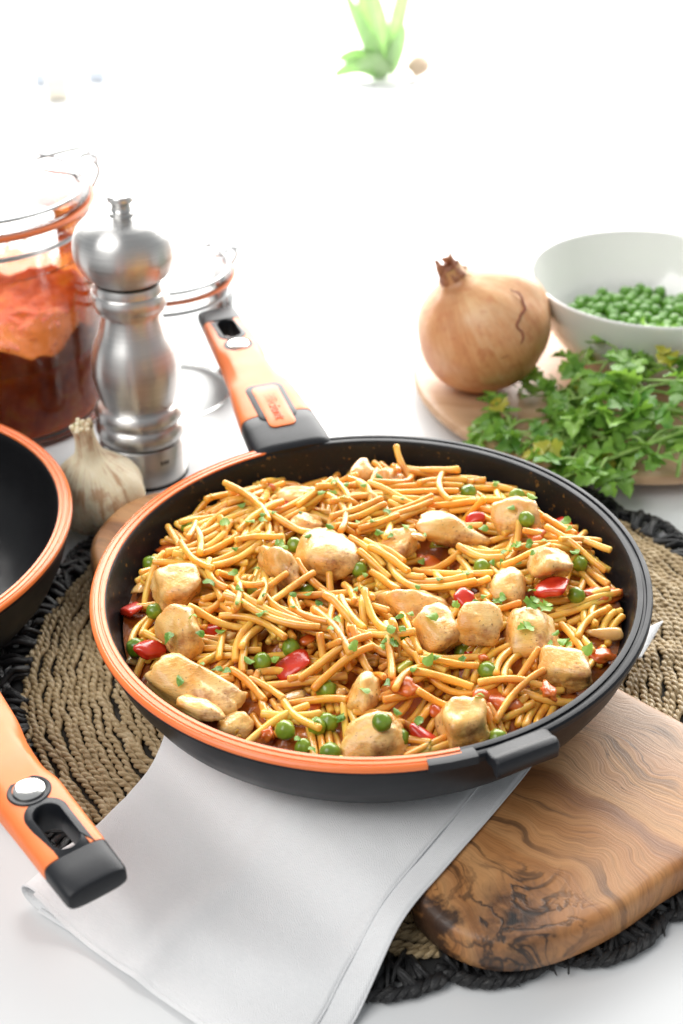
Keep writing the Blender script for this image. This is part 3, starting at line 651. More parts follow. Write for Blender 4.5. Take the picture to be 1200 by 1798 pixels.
def make_pan(name, label, loc, rot, RR, depth, arc, L, az, pitch, helper_az=None):
    root = thing(name, label, 'frying pan', loc, rot); k = RR / 14.6; d = depth / 5.3
    inner = [(0.01, -5.0), (7.5, -5.0), (9.8, -4.85), (11.3, -4.4), (12.4, -3.6), (13.1, -2.6), (13.5, -1.4), (13.68, -0.5), (13.76, -0.14), (13.82, -0.06)]
    rim = [(13.82, -0.06), (13.94, -0.04), (14.10, -0.05), (14.14, -0.16), (14.26, -0.16), (14.30, -0.04), (14.40, -0.03), (14.52, -0.05), (14.60, -0.16), (14.60, -0.42), (14.46, -0.55)]
    outer = [(14.46, -0.55), (14.30, -1.2), (13.95, -2.2), (13.35, -3.3), (12.4, -4.3), (11.2, -5.0), (10.4, -5.28), (9.8, -5.3), (0.01, -5.3)]
    sk = lambda P: [(r_ * k, z * d) for r_, z in P]
    obj('pan_interior', lathe(sk(inner), 128), 'pan' if helper_az is not None else 'pan_clean', root)
    obj('rim', lathe(sk(rim), 160), 'pan_out', root, angle=30)
    obj('pan_body', lathe(sk(outer), 128), 'pan_out', root)
    inl = [(13.86, -0.10), (13.86, 0.01), (13.90, 0.055), (14.06, 0.06), (14.10, 0.0), (14.16, 0.0), (14.20, 0.06), (14.36, 0.055), (14.40, 0.0), (14.45, 0.0), (14.49, 0.045), (14.57, 0.02), (14.64, -0.06), (14.655, -0.20), (14.60, -0.28), (14.4, -0.10)]
    obj('rim_inlay', lathe([(r_ * k, z) for r_, z in inl], 140, R(arc[0]), R(arc[1]), cap=True), 'rim', root, angle=35)
    make_handle(root, L, R(az), R(pitch), RR, -0.45, True)
    if helper_az is not None:
        a = R(helper_az); prof = [(14.2, -0.10), (14.4, 0.02), (14.8, 0.02), (14.95, 0.10), (15.2, 0.16), (15.42, 0.08), (15.53, -0.12), (15.55, -0.4), (15.53, -0.72), (15.42, -0.86), (15.25, -0.84), (15.1, -0.6), (14.9, -0.5), (14.6, -0.55), (14.2, -0.55)]
        secs = []
        for t_, sh in ((-1.6, 0.16), (-1.55, 0.06), (-1.45, 0.0), (0, 0), (1.45, 0.0), (1.55, 0.06), (1.6, 0.16)):
            P = np.array(prof); c = P.mean(0); P = c + (P - c) * (1 - sh)
            secs.append(np.stack([P[:, 0], np.full(len(P), t_), P[:, 1]], -1))
        obj('helper_grip', xf(loft(secs), Matrix.Rotation(a, 4, 'Z')), 'rubber', root, angle=35)
        st = [(14.0, -0.05), (14.35, 0.05), (14.72, 0.04), (14.78, -0.35), (14.5, -0.5)]
        obj('inlay_stop', lathe([(r_, z + 0.03) for r_, z in st] + [(14.0, -0.05)], 12, R(helper_az - 17), R(helper_az - 8.0), cap=True), 'rubber', root, angle=35)
    return root
PR = R(-1.67); PANZ = 8.3
PM = Matrix.Translation((0, 0, PANZ)) @ Matrix.Rotation(PR, 4, 'Y')
pan = make_pan('frying_pan', 'big black frying pan with orange rim full of noodles and chicken', (0, 0, PANZ), (0, PR, 0), 14.6, 5.3, (108.5, 285.5), 18.6, 108.6, 3.2, -64)
pan2 = make_pan('frying_pan', 'empty black frying pan with orange rim and handle beside the garlic', (-31.8, 7.6, 6.15), (0, 0, 0), 14.4, 5.9, (-49, 133), 20.3, -53.6, 3.0)

# ------------------------------------------------------------------ the food in the pan (pan-local centimetres, z = 0 at the rim)
TT = math.tan(-PR)
def fp(u, v, zl):
    x, y = at(u, v, PANZ + zl)
    for _ in range(4): x, y = at(u, v, PANZ + zl + TT * x)
    return np.array([x, y])
def place(name, me, mat, p, rot=(0, 0, 0)):
    o = bpy.data.objects.new(name, me); col.objects.link(o)
    if len(me.materials) == 0: me.materials.append(M[mat])
    Mw = PM @ Matrix.Translation(p) @ Euler(rot).to_matrix().to_4x4()
    Mw.translation *= S; o.matrix_world = Mw
    return o
CELL = 0.1; GN = 281
gx = (np.arange(GN) - 140) * CELL; GX, GY = np.meshgrid(gx, gx, indexing='ij'); GR = np.hypot(GX, GY)
hf = -1.95 - 0.05 * (GR / 13) ** 2 + 0.25 * np.sin(GX * 0.8 + 1) * np.sin(GY * 0.7) + 0.25 * np.sin(GX * 1.7 + GY * 1.1)
prot = np.zeros((GN, GN), bool)
def cell(x, y): return np.clip(np.rint(x / CELL).astype(int) + 140, 1, GN - 2), np.clip(np.rint(y / CELL).astype(int) + 140, 1, GN - 2)
def hmax(x, y, k=1):
    i, j = cell(np.asarray(x), np.asarray(y)); h = hf[i, j]
    for di in range(-k, k + 1):
        for dj in range(-k, k + 1): h = np.maximum(h, hf[np.clip(i + di, 0, GN - 1), np.clip(j + dj, 0, GN - 1)])
    return h
def stamp(V, p, protect=True):
    W_ = V + np.asarray(p); i, j = cell(W_[:, 0], W_[:, 1])
    tmp = np.full((GN, GN), -99.0)
    for di in (-1, 0, 1):
        for dj in (-1, 0, 1): np.maximum.at(tmp, (i + di, j + dj), W_[:, 2])
    if protect: prot[:] |= tmp > hf + 0.05
    hf[:] = np.maximum(hf, tmp)
NR = 0.196
def noodle_shape(x, y, a, Ln, kap, lift, r_):
    n = 11; s = np.linspace(-Ln / 2, Ln / 2, n); th = a + kap * s + 0.02 * math.sin(x * 7 + y * 5) * s * s * np.sign(s) + 0.05 * math.sin(x * 3 + y * 11) * s * s / max(1, Ln / 3)
    dx = np.cos(th); dy = np.sin(th); ds = Ln / (n - 1)
    X = np.concatenate([[0], np.cumsum((dx[1:] + dx[:-1]) / 2 * ds)]); Y = np.concatenate([[0], np.cumsum((dy[1:] + dy[:-1]) / 2 * ds)])
    X = x + X - X[n // 2]; Y = y + Y - Y[n // 2]
    return X, Y, s
def rest(X, Y, s, stiff):
    z = hmax(X, Y, 1) + NR
    # lowest supporting line: upper hull edge over the middle
    best = None
    n = len(s)
    for i in range(n):
        for j in range(i + 1, n):
            if s[i] <= 0 <= s[j]:
                b = (z[j] - z[i]) / (s[j] - s[i]); a = z[i] - b * s[i]
                if np.all(z - (a + b * s) < 1e-3): best = (a, b)
    if best is None: best = (z.max(), 0)
    line = best[0] + best[1] * s
    zs = z.copy()
    for _ in range(9): zs = np.concatenate([[zs[0] * .7 + zs[1] * .3], (zs[:-2] + 2 * zs[1:-1] + zs[2:]) / 4, [zs[-1] * .7 + zs[-2] * .3]])
    zz = np.maximum(stiff * line + (1 - stiff) * zs, zs - 0.1)
    for _ in range(3): zz[1:-1] = (zz[:-2] + 2 * zz[1:-1] + zz[2:]) / 4
    return zz - 0.13
def tube_noodle(P, r_):
    P = np.asarray(P); t0 = P[0] - P[1]; t0 /= np.linalg.norm(t0); t1 = P[-1] - P[-2]; t1 /= np.linalg.norm(t1)
    PP = np.concatenate([[P[0] + t0 * 0.085], [P[0] + t0 * 0.06], P, [P[-1] + t1 * 0.06], [P[-1] + t1 * 0.085]])
    rr = np.concatenate([[r_ * 0.45], [r_ * 0.86], np.full(len(P), r_), [r_ * 0.86], [r_ * 0.45]])
    rr[2:-2] *= 1 + 0.05 * np.sin(np.arange(len(P)) * 1.3 + P[0, 0] * 9)
    V, F, _ = tube(PP, rr, 8)
    return V, F
def stamp_line(P):
    for k in range(len(P) - 1):
        for t in np.linspace(0, 1, max(2, int(np.linalg.norm(P[k + 1] - P[k]) / 0.08))):
            q = P[k] * (1 - t) + P[k + 1] * t; i, j = cell(q[0:1], q[1:2]); i, j = int(i[0]), int(j[0])
            hf[i - 1:i + 2, j - 1:j + 2] = np.maximum(hf[i - 1:i + 2, j - 1:j + 2], q[2] + NR * 0.75); hf[i, j] = max(hf[i, j], q[2] + NR)
def bundles(count, rlim, zlift, allow, stand, seed, lens=(1.8, 4.4)):
    r = np.random.default_rng(seed); out = []; tries = 0
    while len(out) < count and tries < count * 60:
        tries += 1
        rr = rlim * math.sqrt(r.uniform()); ang = r.uniform(0, 6.283); x0, y0 = rr * math.cos(ang), rr * math.sin(ang)
        a0 = r.uniform(0, 3.1416); kb = r.normal() * 0.19; kk = r.integers(2, 8); ln = r.uniform(*lens)
        if r.uniform() < 0.16: ln = r.uniform(4.2, 6.0)
        for q in range(kk):
            lat = (q - (kk - 1) / 2) * 0.41; a = a0 + r.normal() * 0.10; Ln = ln * r.uniform(0.75, 1.1); sh = r.normal() * 0.45
            x = x0 - math.sin(a0) * lat + math.cos(a0) * sh; y = y0 + math.cos(a0) * lat + math.sin(a0) * sh
            X, Y, s = noodle_shape(x, y, a, Ln, kb + r.normal() * 0.05, 0, NR)
            if np.max(np.hypot(X, Y)) > rlim + 0.15: continue
            i, j = cell(X, Y); fr = prot[i, j].mean()
            if fr > allow and not (fr < 0.38 and r.uniform() < 0.14): continue
            if r.uniform() < stand:
                el = r.uniform(0.35, 0.95); e0 = r.choice([-1, 1]); base = float(hmax(X[5:6], Y[5:6])[0]); uu = (s * e0 + Ln / 2) / Ln
                X = X[5] + (X - X[5]) * math.cos(el); Y = Y[5] + (Y - Y[5]) * math.cos(el)
                Z = base - 0.35 * Ln * math.sin(el) + uu * Ln * math.sin(el); Z = np.minimum(Z, 0.35)
            else: Z = rest(X, Y, s, r.uniform(0.0, 0.6))
            if Z.max() > zlift + (0.5 if r.uniform() < 0.1 else 0): continue
            P = np.stack([X, Y, Z], -1); stamp_line(P); out.append((P, NR * r.uniform(0.9, 1.06)))
            if len(out) >= count: break
    return out
deep = bundles(560, 13.05, -0.45, 1.0, 0.0, 11)
VV, FF = join(*[tube_noodle(P, r_) for P, r_ in deep])
dn = place('noodle_mass', mesh_of('noodle_mass', VV, FF, angle=None), 'noodle_deep', (0, 0, 0))
tag(dn, 'mass of sauced noodles lying deeper in the big pan', 'noodles', kind='stuff')

# sauce lying between the lower noodles
sm_ = hf.copy()
for _ in range(26): sm_[1:-1, 1:-1] = (sm_[1:-1, 1:-1] * 2 + sm_[:-2, 1:-1] + sm_[2:, 1:-1] + sm_[1:-1, :-2] + sm_[1:-1, 2:]) / 6
nr, na = 60, 200; SV = []
for i in range(nr):
    rr = 13.15 * i / (nr - 1) + 0.01
    for j in range(na):
        a = 2 * math.pi * j / na; x, y = rr * math.cos(a), rr * math.sin(a)
        SV.append((x, y, float(sm_[int(round(x / CELL)) + 140, int(round(y / CELL)) + 140]) - 0.26 + 0.12 * mnoise.noise(Vector((x * 1.2, y * 1.2, 0)))))
so = place('sauce', mesh_of('sauce', np.array(SV), grid_faces(nr, na, False, True), angle=None), 'pan_sauce', (0, 0, 0))
tag(so, 'orange brown sauce pooled between the noodles in the big pan', 'sauce', kind='stuff')
def base_h(p, rad):
    i, j = cell(np.array([p[0]]), np.array([p[1]])); i, j = int(i[0]), int(j[0]); k = max(1, int(rad / CELL * 0.6))
    return float(np.percentile(hf[max(0, i - k):i + k + 1, max(0, j - k):j + k + 1], 55))
GC = 'chicken pieces among the noodles'
#  u, v, width px, height px (screen), yaw deg, boxiness, lift, label
chick = [
 (310, 1036, 88, 72, 10, 1, .35, 'pale chicken chunk beside the pea at the far left of the big pan'),
 (316, 1113, 90, 112, -20, 0, .45, 'round peaked chicken chunk by the left rim between two red pepper pieces'),
 (340, 1212, 178, 72, -24, 1, .55, 'long strip of chicken lying against the near left orange rim'),
 (352, 1246, 96, 40, -20, 0, .30, 'small lower lobe of chicken next to the orange rim beside the long strip'),
 (412, 1276, 66, 46, 10, 0, .15, 'half buried chicken piece at the near rim right of the long strip'),
 (494, 994, 60, 100, -58, 0, .45, 'slim chicken wedge with green flecks left of the round seared piece'),
 (572, 974, 112, 100, 15, 0, .55, 'large round chicken slice with a dark brown sear mark'),
 (634, 843, 58, 70, 60, 1, .55, 'upright chicken chunk at the back rim of the big pan'),
 (684, 836, 52, 46, 0, 0, .30, 'small chicken piece tucked right of the upright chunk at the back'),
 (640, 1222, 62, 78, 70, 0, .50, 'shiny pointed chicken piece above the near rim chunk'),
 (652, 1302, 124, 72, 5, 1, .40, 'broad golden chicken piece in front at the orange rim'),
 (815, 1272, 98, 86, 12, 1, .40, 'square cut chicken chunk beside the end of the orange rim'),
 (722, 1064, 130, 66, -6, 0, .50, 'oval chicken piece in the middle of the pan'),
 (768, 1110, 88, 78, 20, 1, .50, 'cube of chicken just below the oval piece in the middle'),
 (842, 1100, 78, 62, -15, 1, .40, 'reddish triangular chicken piece right of the cube'),
 (893, 1040, 68, 92, 75, 0, .55, 'tall chicken piece left of the bright red pepper square'),
 (966, 994, 74, 72, 40, 0, .50, 'smooth chicken piece behind the bright red pepper square'),
 (932, 1116, 100, 92, -10, 1, .45, 'chicken chunk topped with chopped parsley leaves'),
 (1010, 1176, 98, 70, -18, 1, .45, 'pale chicken block at the right black rim with red pepper on it'),
 (905, 908, 82, 66, 0, 1, .45, 'flat square chicken piece near the back right rim'),
 (796, 936, 132, 58, -12, 0, .45, 'long chicken piece with browned ridge behind the centre'),
 (700, 958, 74, 58, 20, 0, .30, 'saucy chicken piece right of the round seared slice'),
 (538, 924, 66, 46, 20, 0, .30, 'small chicken piece behind the round seared slice'),
 (520, 876, 84, 44, 10, 0, .20, 'flat saucy chicken piece near the back of the pan'),
]
chp = []
for n_, (u, v, wp, hp, yaw, bx, lf, lab) in enumerate(chick):
    p = fp(u, v, -1.3); dist = math.dist((p[0], p[1], PANZ - 1), CAM); ppc = FPX / dist
    wx = wp / ppc / 2; app = hp / ppc / 2
    wy = max(0.6, min(app * 1.15, wx * 1.1)); wz = max(0.55, min(app * 1.0, 1.15))
    if hp > wp: wz = min(1.25, app * 0.95)
    if abs(yaw) > 45: wx, wy = max(wx, app * 1.1), max(0.6, wx * 0.9) if hp > wp else wy
    V, F = chunk((wx, wy, wz), 40 + n_ * 3, 8, 10 if bx else 8, 0.14, 4, box=bx)
    c, s_ = math.cos(R(yaw if abs(yaw) <= 45 else yaw)), math.sin(R(yaw)); V = V @ np.array([[c, s_, 0], [-s_, c, 0], [0, 0, 1]])
    tl = np.array(Euler((R(rng.uniform(8, 24)), R(rng.uniform(-14, 14)), 0)).to_matrix()); V = V @ tl.T
    z = base_h(p, wx) + wz * (lf + 0.04)
    p = fp(u, v, z); rr = math.hypot(*p); ex = np.hypot(*(V[:, :2] + p).T).max()
    if ex > 13.35: p = p * (1 - (ex - 13.35) / rr)
    pos = (p[0], p[1], z); o = place('chicken_piece', mesh_of('chicken_piece', V, F, angle=None), 'chicken', pos); tag(o, lab, 'chicken', GC); stamp(V, pos); chp.append((p[0], p[1], ' '.join(lab.split()[:11])))
CH_POS = chp
def near_label(x, y, lead):
    k_ = min(CH_POS, key=lambda q: (q[0] - x) ** 2 + (q[1] - y) ** 2); return lead + ' nearest the ' + k_[2]
def put(u, v, V, F, name, mat, lab, cat, grp, sink=0.25, tilt=0.5, angle=None):
    e = Euler((rng.uniform(-tilt, tilt), rng.uniform(-tilt, tilt), rng.uniform(0, 6.28))); V = V @ np.array(e.to_matrix()).T
    hz = (V[:, 2].max() - V[:, 2].min()) / 2; p = fp(u, v, -1.2)
    for _ in range(2):
        z = base_h(p, 0.4) + hz * (1 - 2 * sink); p = fp(u, v, z)
    ex = np.hypot(*(V[:, :2] + p).T).max()
    if ex > 13.35: p = p * (1 - (ex - 13.35) / math.hypot(*p))
    pos = (p[0], p[1], z); o = place(name, mesh_of(name, V, F, angle=angle), mat, pos); tag(o, lab, cat, grp); stamp(V, pos); return o
GP = 'red pepper pieces in the pan'
for u, v, wp, hp, lab in [
 (229, 1070, 42, 30, 'red pepper piece at the far left of the big pan against the wall'),
 (262, 1138, 42, 46, 'dark red pepper piece between the left peas and the peaked chicken'),
 (370, 1104, 30, 46, 'upright red pepper strip right of the peaked chicken chunk'),
 (512, 1166, 64, 44, 'large red pepper piece right of the pea left of centre'),
 (528, 940, 26, 20, 'tiny red pepper bit behind the round seared chicken'),
 (499, 884, 30, 18, 'red pepper sliver near the back left noodles'),
 (967, 1031, 56, 44, 'bright red pepper square on the right half of the pan'),
 (981, 921, 40, 34, 'red pepper corner at the back right wall of the pan'),
 (1006, 938, 30, 30, 'darker red pepper bit behind the back right corner piece'),
 (816, 1052, 36, 30, 'red pepper piece sunk between noodles right of the oval chicken'),
 (980, 1180, 40, 36, 'red pepper leaning on the pale chicken block at the right rim'),
 (743, 1290, 32, 50, 'upright red pepper strip near the front rim left of the square chicken'),
 (826, 1148, 30, 22, 'small red pepper bit under the cube of chicken'),
 (718, 865, 36, 26, 'red pepper bit close to the back rim right of centre'),
 (834, 912, 34, 20, 'red pepper sliver beside the long browned chicken piece'),
 (545, 1086, 38, 30, 'wine red pepper piece in the middle left of the pan')]:
    p = fp(u, v, -1.2); ppc = FPX / math.dist((p[0], p[1], 7), CAM)
    V, F = chunk((wp / ppc / 2 * 1.1, max(hp / ppc / 2 * 1.15, .3), 0.24), int(u + v), 4, 12, 0.05, 3, box=1.0); V[:, 2] += -0.16 * (V[:, 0] / (np.abs(V[:, 0]).max())) ** 2
    put(u, v, V, F, 'red_pepper_piece', 'pepper', lab, 'red pepper', GP, 0.18, 0.45)
GT = 'soft tomato pieces in the pan'
for u, v, wp, hp, lab in [
 (280, 958, 62, 54, 'pinkish tomato chunk at the back left of the pan'), (552, 1243, 66, 36, 'dark red tomato piece near the front rim left of centre'),
 (466, 1288, 36, 30, 'small tomato piece by the front left rim'), (880, 1232, 58, 74, 'soft orange tomato flesh among noodles above the helper grip'),
 (1074, 1046, 44, 70, 'glazed tomato and onion lump at the right wall'), (712, 1206, 62, 40, 'soft tomato smear in the near middle of the noodles'),
 (757, 992, 56, 46, 'tomato piece below the long browned chicken'), (996, 1236, 42, 26, 'tomato bit at the right rim in front of the pale chicken'),
 (1056, 1150, 40, 46, 'orange tomato wedge at the right rim beside the pale chicken'), (942, 940, 40, 30, 'tomato bit at the back right behind the noodles')]:
    p = fp(u, v, -1.2); ppc = FPX / math.dist((p[0], p[1], 7), CAM)
    V, F = chunk((wp / ppc / 2 * 1.05, hp / ppc / 2 * 1.1, 0.32), int(u * 2 + v), 9, 5, 0.42, 3); put(u, v, V, F, 'tomato_piece', 'tomato', lab, 'tomato', GT, 0.25, 0.3)
GO = 'translucent onion and green pepper bits in the pan'
for u, v, wp, hp, mt, lab in [
 (420, 946, 50, 26, 'onion_bit', 'browned onion flake in the back left noodles'), (520, 1176, 34, 26, 'onion_bit', 'clear onion square lying on the large red pepper piece'),
 (250, 1028, 36, 44, 'onion_bit', 'onion petal behind the pale chicken at the left'), (505, 1224, 62, 22, 'onion_bit', 'onion strip among noodles near the front left'),
 (1076, 1112, 26, 60, 'onion_bit', 'yellow onion strip along the right wall'), (710, 1170, 26, 36, 'pepper_green', 'green pepper strip in the near middle noodles'),
 (772, 956, 34, 28, 'pepper_green', 'yellow green pepper bit under the long browned chicken'), (228, 1152, 24, 56, 'onion_bit', 'onion strip along the left wall below the red pepper')]:
    p = fp(u, v, -1.2); ppc = FPX / math.dist((p[0], p[1], 7), CAM)
    V, F = chunk((wp / ppc / 2 * 1.05, hp / ppc / 2 * 1.1, 0.16), int(u + 3 * v), 5, 8, 0.12, 3, box=.6); V[:, 2] -= 0.2 * (V[:, 0] / np.abs(V[:, 0]).max()) ** 2
    put(u, v, V, F, 'onion_bit' if mt == 'onion_bit' else 'green_pepper_bit', mt, lab, 'onion bit' if mt == 'onion_bit' else 'green pepper', GO, 0.1, 0.4)
GPE = 'green peas scattered in the pan'
def pea_mesh(seed, wr):
    V, F = ICO[3]; r = 1 + wr * 0.6 * nz(V, 1.8, seed) + wr * 0.5 * nz(V, 4.2, seed + 3)
    V2 = V * r[:, None]; V2[:, 2] *= 0.94; dm = np.exp(-((V2[:, 0] - .5) ** 2 + (V2[:, 1]) ** 2 + (V2[:, 2] - .75) ** 2) / 0.12); return V2 * (1 - 0.16 * dm * (seed % 2))[:, None], F
peas = [(331, 926, 'pea by the back left noodles in the pan'), (264, 990, 'pea above the pale chicken at the left wall'), (270, 1074, 'pea half hidden left of the peaked chicken'), (237, 1137, 'pea against the left wall beside dark red pepper'),
 (459, 1162, 'bright pea left of the large red pepper piece'), (518, 957, 'pea between the chicken wedge and the round slice'), (539, 1040, 'pea just under the round seared slice'), (510, 1138, 'pea under noodles above the large red pepper'),
 (500, 1282, 'pale pea at the front left rim'), (531, 1312, 'wrinkled pea at the front orange rim'), (555, 1276, 'pea beside the broad golden chicken at the front'), (631, 1000, 'pea right of the round seared slice'),
 (572, 1212, 'dark pea under noodles left of the shiny chicken'), (418, 884, 'pea near the back left rim'), (578, 1322, 'pea cut off by the front rim'), (447, 1036, 'pea under crossing noodles left of centre'),
 (809, 838, 'left of the three peas at the back wall'), (847, 846, 'right of the three peas at the back wall'), (823, 864, 'front one of the three peas at the back wall'), (908, 872, 'pea behind the flat square chicken at the back'),
 (1012, 1046, 'pea right of the bright red pepper square'), (1018, 990, 'pea with parsley at the back right wall'), (846, 996, 'olive green pea left of the tall chicken'), (812, 1146, 'pea under the cube of chicken'),
 (1000, 1216, 'pea at the right rim below the pale chicken block'), (671, 1268, 'pea above the broad golden chicken'), (872, 1296, 'pea at the rim near the helper grip'), (576, 1268, 'pea behind the front rim left of the golden chicken'),
 (707, 1112, 'split pea among noodles left of the chicken cube'), (857, 1178, 'small pea under noodles in the right half'), (925, 912, 'pea beside the flat square chicken'), (548, 922, 'pea tucked behind the round slice'), (700, 1296, 'pea beside the front red pepper strip')]
for n_, (u, v, lab) in enumerate(peas):
    V, F = pea_mesh(n_, 0.15 if n_ % 3 else 0.28); put(u, v, V * rng.uniform(0.43, 0.51), F, 'pea', 'pea', lab, 'pea', GPE, 0.27, 1.5)
for n_ in range(26):
    a = rng.uniform(0, 6.283); q = 12.2 * math.sqrt(rng.uniform()); x, y = q * math.cos(a), q * math.sin(a)
    i, j = cell(np.array([x]), np.array([y]))
    if prot[i[0], j[0]]: continue
    tm = n_ % 2; sz = rng.uniform(0.25, 0.5); V, F = chunk((sz, sz * rng.uniform(.5, .9), 0.2), 900 + n_, 6, 7, 0.2, 2)
    pos = (x, y, float(hmax(np.array([x]), np.array([y]), 2)[0]) + 0.05)
    tag(place('tomato_bit' if tm else 'onion_fragment', mesh_of('bit', V, F, angle=None), 'tomato' if tm else 'onion_bit', pos, (rng.uniform(-.5, .5), rng.uniform(-.5, .5), 0)), 'small soft red tomato scrap between the noodles of the big pan' if tm else 'small clear onion scrap between the noodles of the big pan', 'tomato' if tm else 'onion bit', 'tomato scraps' if tm else 'onion scraps')
top_n = bundles(300, 13.25, 0.3, 0.0, 0.15, 29, (2.2, 4.4))
for P, r_ in top_n:
    c = P.mean(0); V, F = tube_noodle(P - c, r_)
    tag(place('noodle', mesh_of('noodle', V, F, angle=None), 'noodle', c), near_label(c[0], c[1], 'yellow noodle'), 'noodle', 'noodles heaped in the pan')

# ------------------------------------------------------------------ parsley leaves
HALF = [(0, 0.02), (0.15, 0.09), (0.20, 0.36), (0.33, 0.45), (0.36, 0.35), (0.46, 0.50), (0.53, 0.36), (0.50, 0.19), (0.62, 0.25), (0.71, 0.32), (0.74, 0.20), (0.87, 0.18), (0.90, 0.08), (1.0, 0.0)]
def leaf(seed, fold=0.35, bend=0.5, curl=0.25):
    r = np.random.default_rng(seed); V = []; F = []
    H1 = [(x * r.uniform(.95, 1.05), y * r.uniform(.8, 1.2)) for x, y in HALF]; H2 = [(x * r.uniform(.95, 1.05), y * r.uniform(.8, 1.2)) for x, y in HALF]
    def Z(x, y): return fold * abs(y) * (1 - 0.6 * abs(y)) - bend * x * x * 0.5 + curl * y * x * math.sin(seed) + 0.06 * math.sin(9 * x + seed) * abs(y) * 3
    n = len(HALF)
    for i in range(n):
        xm = HALF[i][0] * 0.95 if i < n - 1 else 1.0
        V += [(H1[i][0], H1[i][1], Z(*H1[i])), ((H1[i][0] + xm) / 2, H1[i][1] * 0.5, Z(xm, H1[i][1] * .5)), (xm, 0, Z(xm, 0)), ((H2[i][0] + xm) / 2, -H2[i][1] * 0.5, Z(xm, H2[i][1] * .5)), (H2[i][0], -H2[i][1], Z(*H2[i]))]
    return np.array(V), grid_faces(n, 5)
LEAF = [mesh_of('leaf', *leaf(i, 0.1 + 0.10 * (i % 5), 0.15 + 0.25 * (i % 4), 0.3), angle=None) for i in range(10)]
LEAFY = [m_.copy() for m_ in LEAF[:4]]
for m_ in LEAF: m_.materials.append(M['parsley'])
for m_ in LEAFY: m_.materials.append(M['parsley_yellow'])
def flake(seed):
    r = np.random.default_rng(seed); n = 9; a = np.linspace(0, 6.283, n, endpoint=False); q = r.uniform(0.55, 1.0, n); el = r.uniform(.55, 1)
    o = np.stack([q * np.cos(a), q * np.sin(a) * el, 0.25 * np.sin(2 * a + seed)], -1); i = o * 0.5; i[:, 2] = 0.12
    V = np.concatenate([o, i, [[0, 0, 0.1]]]); F = [(k, (k + 1) % n, n + (k + 1) % n, n + k) for k in range(n)] + [(n + k, n + (k + 1) % n, 2 * n) for k in range(n)]
    return V, F
FL = [mesh_of('parsley_flake', *flake(i), angle=None) for i in range(8)]
for m_ in FL: m_.materials.append(M['parsley'])
def put_flake(x, y, size, me, lab, cat='parsley', grp='chopped parsley on the noodles', name='parsley_flake', tilt=0.5):
    z = float(hmax(np.array([x]), np.array([y]), 2)[0]) + 0.03
    o = place(name, me, 'parsley', (x, y, z), (rng.uniform(-tilt, tilt), rng.uniform(-tilt, tilt), rng.uniform(0, 6.28))); o.scale = (size,) * 3
    tag(o, lab, cat, grp)
spots = [(590, 880), (575, 900), (600, 905), (465, 930), (460, 950), (490, 985), (495, 1010), (500, 1005), (425, 905), (420, 990), (430, 1070), (455, 1115), (470, 1110), (360, 1150), (380, 1170), (545, 1060), (560, 1055), (520, 1090),
         (625, 1060), (640, 1055), (640, 1025), (690, 965), (715, 955), (740, 980), (765, 995), (745, 965), (655, 945), (665, 960), (680, 930), (830, 945), (760, 915), (700, 900), (790, 1000), (925, 975), (935, 980), (915, 970), (890, 985), (930, 1010),
         (1015, 985), (1005, 1000), (985, 1150), (975, 1140), (960, 1150), (850, 1095), (830, 1080), (800, 1080), (700, 1110), (675, 1150), (690, 1145), (720, 1100), (590, 1120), (575, 1135), (545, 1310), (520, 1295), (600, 1260), (480, 1150), (400, 950), (880, 1000), (640, 880), (730, 850), (870, 860), (990, 930), (840, 1250), (760, 1190), (1040, 1170)]
spots += [(260 + 780 * ((i * 0.618) % 1), 850 + 440 * ((i * 0.7549 + 0.2) % 1)) for i in range(60)]
spots = [q for q in spots if math.hypot(*fp(q[0], q[1], -0.9)) < 12.6]
for n_, (u, v) in enumerate(spots):
    p = fp(u + rng.normal() * 4, v + rng.normal() * 4, -0.9)
    put_flake(p[0], p[1], rng.uniform(0.22, 0.44), FL[n_ % 8], near_label(p[0], p[1], 'parsley fleck'))
for u, v, sz, lab in [(880, 1076, 0.75, 'larger parsley leaf piece lying left of the parsley topped chicken'), (922, 1098, 0.75, 'parsley leaf on top of the chicken chunk'), (948, 1100, 0.7, 'second parsley leaf on the topped chicken chunk'),
                      (938, 1124, 0.75, 'dark parsley leaf on the near face of the topped chicken'), (682, 1146, 0.55, 'parsley leaf piece in the near middle of the noodles'), (918, 972, 0.6, 'parsley leaf above the smooth chicken'), (984, 1142, 0.5, 'parsley bit at the edge of the pale chicken block'), (581, 884, 0.55, 'parsley leaf standing in the back noodles')]:
    p = fp(u, v, -0.6); put_flake(p[0], p[1], sz * 1.35, LEAF[int(u) % 10], lab, name='parsley_leaf', tilt=0.35)

# ------------------------------------------------------------------ pepper mill
ML = (-15.3, 23.8, 0); mill = thing('pepper_mill', 'brushed steel pepper mill with a round head and knob', 'pepper mill', ML)
def sm(P, n=6): return crv(P, n)
obj('base', lathe([(0.01, 0.0), (2.85, 0.0), (2.95, 0.08), (2.96, 2.9), (2.90, 2.98), (2.70, 3.0)], 72), 'steel', mill)
obj('base_foot', lathe([(2.86, 0.30), (2.99, 0.28), (3.0, 0.02), (2.86, 0.0)], 72), 'dark_gap', mill)
obj('groove', lathe([(2.7, 2.95), (2.72, 3.25)], 64), 'dark_gap', mill)
obj('body', lathe(np.concatenate([sm([(2.65, 3.1), (2.92, 3.2), (3.1, 3.75), (2.98, 4.2), (2.78, 4.42)]), sm([(2.78, 4.42), (2.98, 4.7), (3.05, 5.1), (2.85, 5.55), (2.5, 5.75)]), sm([(2.5, 5.75), (2.75, 6.6), (2.97, 8.2), (2.72, 9.8), (2.2, 11.1), (1.97, 12.1), (2.02, 12.55)])]), 80), 'steel', mill, angle=25)
